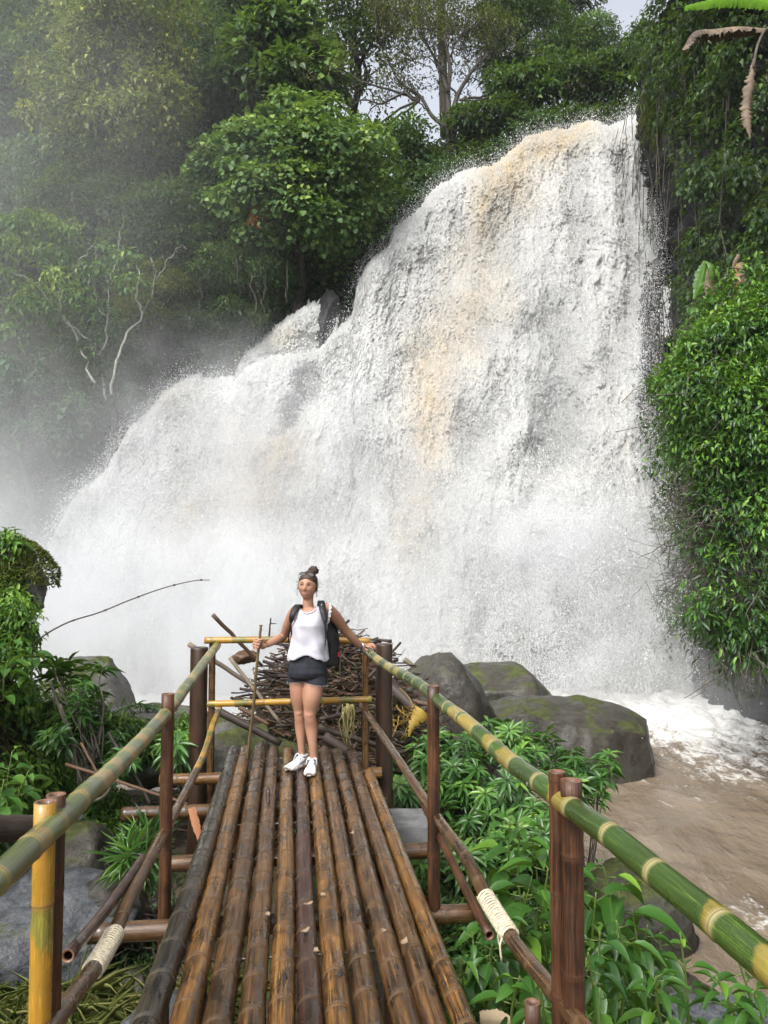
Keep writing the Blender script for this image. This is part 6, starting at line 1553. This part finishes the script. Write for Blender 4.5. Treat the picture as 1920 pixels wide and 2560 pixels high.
V, Fs, uv = tube(catmull([W_(786, 1648, -.118), W_(792, 1656, -.12), W_(806, 1658, -.112), W_(815, 1652, -.09)], 14), .0014, 5); mb = MB(); mb.add(V, Fs, uv); mb.build('pocket_seam', M['denim'], o_sh)
V, Fs, uv = tube(catmull([W_(770, 1645, -.118), W_(770, 1665, -.132), W_(767, 1690, -.13)], 10), .0013, 5); mb = MB(); mb.add(V, Fs, uv); mb.build('fly_seam', M['denim'], o_sh)

# shoes
def shoe(heel, toe, ank, label):
    heel = np.array(heel); toe = np.array(toe); f = norm(toe - heel); s = np.array([-f[1], f[0], 0]); L_ = np.linalg.norm(toe - heel)
    n = 30; t_ = np.linspace(0, 1, n); w = .036 + .012 * smooth(t_, .3, .75) - .004 * np.exp(-((t_ - .4) / .12) ** 2); w = w * np.sqrt(np.clip(1 - ((t_ - .5) / .505) ** 8, 0.02, 1))
    def ringpts(k, hs, ws):  # horizontal slice polygons -> loft along length
        pass
    # sole
    V = []; 
    for i in range(n):
        c = heel + f * L_ * t_[i]; lift = .008 * smooth(t_[i], .75, 1)
        for (u, z) in [(-1, .002 + lift), (-1.05, .014 + lift), (-1.0, .028 + lift * .6), (1.0, .028 + lift * .6), (1.05, .014 + lift), (1, .002 + lift)]: V.append(c + s * w[i] * u + np.array([0, 0, z]))
    V = np.array(V); Fs = [grid_faces(n, 6, True), np.arange(6)[None], (np.arange(6) + (n - 1) * 6)[::-1][None]]
    o = mesh('shoe', V, Fs, M['sole'], woman); o['label'] = label
    # upper
    prof = np.interp(t_, [0, .04, .12, .3, .42, .6, .8, .93, 1], [.055, .085, .092, .088, .083, .062, .048, .036, .024]); m = 16; V = []
    for i in range(n):
        c = heel + f * L_ * (.008 + .984 * t_[i])
        for a_ in np.linspace(0, math.pi, m): V.append(c + s * w[i] * .99 * math.cos(a_) * (1 - .38 * math.sin(a_) ** 2 * (t_[i] < .5)) + np.array([0, 0, .026 + (prof[i] - .026) * math.sin(a_) ** .75]))
    up_ = np.array(V); o2 = mesh('shoe_upper', up_, [grid_faces(n, m), np.arange(m)[None], (np.arange(m) + (n - 1) * m)[::-1][None]], M['shoe'], o)
    # collar opening
    c = heel + f * .055 + np.array([0, 0, .088]); V, Fs, uv = ball(c, (.034, .034, .012), 3); mesh('shoe_collar', V, Fs, M['grey_accent'], o)
    V, Fs, uv = tube(c + np.stack([np.cos(np.linspace(0, 6.283, 24)) * .035, np.sin(np.linspace(0, 6.283, 24)) * .037, np.full(24, .004)], -1), .007, 8, False); mesh('collar_rim', V, Fs, M['shoe'], o)
    mb = MB()
    for k in range(6):
        tt_ = .40 + .065 * k; c = heel + f * L_ * tt_ + np.array([0, 0, np.interp(tt_, t_, prof) + .003]); ww = .021 - .001 * k
        P_ = catmull([c - s * ww + f * .01 - (0, 0, .007), c + (0, 0, .003), c + s * ww - f * .006 - (0, 0, .007)], 8); V, Fs, uv = tube(P_, .0028, 6); mb.add(V, Fs, uv)
        P_ = catmull([c - s * ww - f * .008 - (0, 0, .007), c + (0, 0, .004), c + s * ww + f * .008 - (0, 0, .007)], 8); V, Fs, uv = tube(P_, .0028, 6); mb.add(V, Fs, uv)
    c = heel + f * L_ * .36 + np.array([0, 0, .096])
    for sg_ in (-1, 1):
        for q in range(2):
            P_ = catmull([c, c + s * sg_ * .03 + f * .012 * q + (0, 0, .012), c + s * sg_ * .045 + f * (.01 + .02 * q) - (0, 0, .02 + .015 * q)], 10); V, Fs, uv = tube(P_, .0022, 5); mb.add(V, Fs, uv)
    mb.build('shoelace', M['wt'], o)
    for sg_ in (-1, 1):   # grey side panel
        V = []
        for tt_, z0, z1 in [(.22, .036, .070), (.32, .034, .058), (.45, .034, .048), (.55, .034, .040)]:
            i = int(tt_ * (n - 1)); cc = heel + f * L_ * tt_
            for z in (z0, z1): V.append(cc + s * sg_ * (w[i] * 1.0 - .10 * max(0, z - .045)) + np.array([0, 0, z]))
        mesh('side_panel', np.array(V) + s * sg_ * .002, grid_faces(4, 2), M['grey_accent'], o)
    return o
shoe((-.648, 6.620, .0), (-.800, 6.405, .0), anL, 'shoe turned toward the left of the photo')
shoe((-.588, 6.510, .0), (-.597, 6.235, .0), anR, 'shoe pointing at the viewer')

# wrist watch, bracelet and necklace
ax = norm(at(908, 1615.5, yr - .02) - wrR)
def hoop(c, ax, r_h, r_t, mat, name, parent):
    u = norm(np.cross(ax, [0, 1, .2])); v = np.cross(ax, u); a_ = np.linspace(0, 2 * np.pi, 26)
    V, Fs, uv = tube(c + r_h * (np.cos(a_)[:, None] * u + np.sin(a_)[:, None] * v), r_t, 7, False); mb = MB(); mb.add(V, Fs, uv); return mb.build(name, mat, parent)
hoop(wrR + ax * .000, ax, .027, .0055, M['silver'], 'bracelet', woman); hoop(wrR + ax * .010, ax, .0275, .005, M['wt'], 'wristband', woman)
wt = hoop(wrR - ax * .012, ax, .0275, .004, M['frame'], 'wrist_watch', woman)
V, Fs, uv = ball(wrR - ax * .012 + np.array([-.004, -.004, -.031]), (.017, .017, .007), 3); mesh('watch_case', V, Fs, M['silver'], wt)
mb = MB(); V, Fs, uv = tube(catmull([W_(752, 1520, -.10), W_(757, 1535, -.128), W_(760, 1547, -.137), W_(766, 1535, -.13), W_(781, 1515, -.09)], 20), .0009, 4); mb.add(V, Fs, uv); V, Fs, uv = ball(W_(760, 1548, -.139), (.003, .002, .005), 2); mb.add(V, Fs, uv); mb.build('necklace', M['silver'], woman)

# backpack
bp = thing('backpack', 'black backpack worn by the woman with padded shoulder straps', 'backpack', W_(785, 1600, .22))
bv, bf = voxel([oval([tr(783, 1526, .12, .05, 0, .17), tr(784, 1538, .17, .08, 0, .19), tr(786, 1560, .195, .10, 0, .20), tr(787, 1600, .213, .11, 0, .21), tr(788, 1640, .215, .11, 0, .21), tr(788, 1660, .205, .10, 0, .20), tr(788, 1667, .14, .06, 0, .2)], 40, pw=3.5)], .008, 3)
bv += norm((bv - W_(785, 1600, .2)) * np.array([1, 1, 0])) * (perlin(bv * np.array([7, 7, 11]), 2) * .010)[:, None]
mesh('pack_body', bv, bf, M['pack'], bp)
mb = MB()
for pts in [[W_(838, 1560, .19), W_(846, 1600, .17), W_(848, 1640, .17), W_(842, 1660, .17)], [W_(834, 1572, .13), W_(842, 1590, .12), W_(846, 1596, .12)]]:
    V, Fs, uv = tube(catmull(pts, 20), .004, 6); mb.add(V, Fs, uv)
V, Fs, uv = ball(W_(847, 1590, .14), (.012, .010, .010), 2); mb.add(V, Fs, uv); V, Fs, uv = tube([W_(847, 1596, .13), W_(853, 1612, .12), W_(856, 1616, .12)], .003, 5); mb.add(V, Fs, uv)
mb.build('zip_cord', M['frame'], bp)
o = mesh('label_patch', np.array([W_(844.5, 1630, .096), W_(848.5, 1630, .11), W_(848.5, 1642, .11), W_(844.5, 1642, .096)]), np.array([(0, 1, 2, 3)]), M['redtag'], bp, False); md = o.modifiers.new('th', 'SOLIDIFY'); md.thickness = .003
def strap(name, pts, w, th, parent, wdir, n=36):
    P_ = catmull(pts, n); T_ = norm(np.gradient(P_, axis=0)); wd = np.array([norm(np.interp(i / (n - 1), np.linspace(0, 1, len(wdir)), [x[0] for x in wdir]) * np.array([1, 0, 0]) + np.interp(i / (n - 1), np.linspace(0, 1, len(wdir)), [x[1] for x in wdir]) * np.array([0, 1, 0])) for i in range(n)])
    wd = norm(wd - T_ * (wd * T_).sum(1)[:, None]); nn_ = np.cross(T_, wd); ww = np.interp(np.linspace(0, 1, n), np.linspace(0, 1, len(w)), w); V = []
    for i in range(n):
        for (u, v) in [(-1, -.6), (-.9, .8), (0, 1), (.9, .8), (1, -.6), (0, -1)]: V.append(P_[i] + wd[i] * u * ww[i] + nn_[i] * v * th)
    return mesh(name, np.array(V), [grid_faces(n, 6, True), np.arange(6)[None], (np.arange(6) + (n - 1) * 6)[None]], M['pack'], parent)
o = strap('shoulder_strap', [W_(800, 1520, .12), W_(802, 1504, .04), W_(804, 1506, -.03), W_(807, 1525, -.112), W_(811, 1545, -.134), W_(813, 1558, -.140)], [.026, .028, .028, .028, .022, .014], .006, bp, [(1, .1)] * 3)
mbq = MB(); V, Fs, uv = ball(W_(804, 1512, -.075), (.003, .003, .006), 2); mbq.add(V, Fs, uv); mbq.build('strap_mark', M['wt'], o)
strap('webbing_strap', [W_(813, 1556, -.143), W_(815, 1580, -.138), W_(820, 1600, -.115), W_(823, 1622, -.05), W_(826, 1640, .04)], [.010, .009, .009, .009], .003, bp, [(1, .1), (1, .1), (.6, .8)])
strap('webbing_tail', [W_(812, 1570, -.150), W_(814, 1595, -.150), W_(813.5, 1613, -.150)], [.006, .006, .004], .002, bp, [(1, 0), (1, 0)])
V, Fs, uv = tube([W_(811.5, 1552, -.150), W_(812.5, 1562, -.152)], .010, 4); mbq = MB(); mbq.add(V, Fs, uv); mbq.build('buckle', M['frame'], bp, False)
strap('shoulder_strap', [W_(757, 1530, .12), W_(749, 1514, .05), W_(744, 1514, -.03), W_(735, 1527, -.085), W_(729.5, 1542, -.10), W_(727, 1556, -.07)], [.026, .028, .030, .030, .024, .014], .006, bp, [(1, .1), (1, 0), (.7, -.4)])
strap('webbing_strap', [W_(727, 1553, -.07), W_(723, 1580, .0), W_(721, 1605, .08)], [.009, .009, .009], .003, bp, [(.3, 1), (.3, 1)])

# walking stick in her right hand
sp_ = [at(617, 1897, 6.76), at(626, 1830, 6.70), at(634, 1760, 6.62), at(640, 1690, 6.53), at(645.5, 1640, 6.475), at(649, 1610, yh - .004), at(650.5, 1585, 6.42), at(652, 1566, 6.40)]
sp_[0][2] = .004
P_ = catmull(sp_, 90); r_ = np.random.default_rng(6); P_ += np.cumsum(r_.normal(size=P_.shape) * .0006, 0) * np.array([1, 1, 0])
kn = np.zeros(90); 
for k in (14, 27, 38, 47, 56, 63, 84): kn[k] = .003; kn[k - 1] = .0012
R_ = np.linspace(.0125, .0105, 90) + kn; R_[:3] *= .8
V, Fs, uv = tube(P_, R_, 12); st_ = mesh('walking_stick', V, Fs, wood_mat('stick_wood', (.12, .085, .04), (.28, .22, .11)), None, True, None, uv)
tag(st_, 'knobbly wooden walking stick gripped in the right hand of the woman', 'walking stick')
mb = MB()
for dx, dz in ((-.014, .012), (.018, .010), (.004, .016)):
    V, Fs, uv = tube([P_[-2], P_[-1] + np.array([dx * .5, 0, dz * .6]), P_[-1] + np.array([dx, -.004, dz * .8])], [.006, .005, .003], 6); mb.add(V, Fs, uv)
mb.build('stick_tip', M['drift_brown'], st_)
V, Fs, uv = tube([P_[38], P_[38] + (-.016, -.004, .03), P_[38] + (-.018, -.004, .085)], [.006, .005, .002], 6); mb = MB(); mb.add(V, Fs, uv); mb.build('side_shoot', st_.data.materials[0], st_)
# ------------------------------------------------------------------ the air
if HAZE:
    V = np.array([(x, y, z) for x in (-45, 45) for y in (-12, 62) for z in (-5.0, 48)], float)
    Fa = np.array([(0, 1, 3, 2), (4, 6, 7, 5), (0, 4, 5, 1), (2, 3, 7, 6), (0, 2, 6, 4), (1, 5, 7, 3)])
    o = mesh('haze', V, Fa, None, smooth_=False); o['kind'] = 'stuff'
    t = NT('haze_air'); v = t.n('VolumePrincipled', {'Color': (.9, .94, .97, 1), 'Density': .0004}); t.link(v.outputs[0], t.out.inputs['Volume']); o.data.materials.append(t.m)
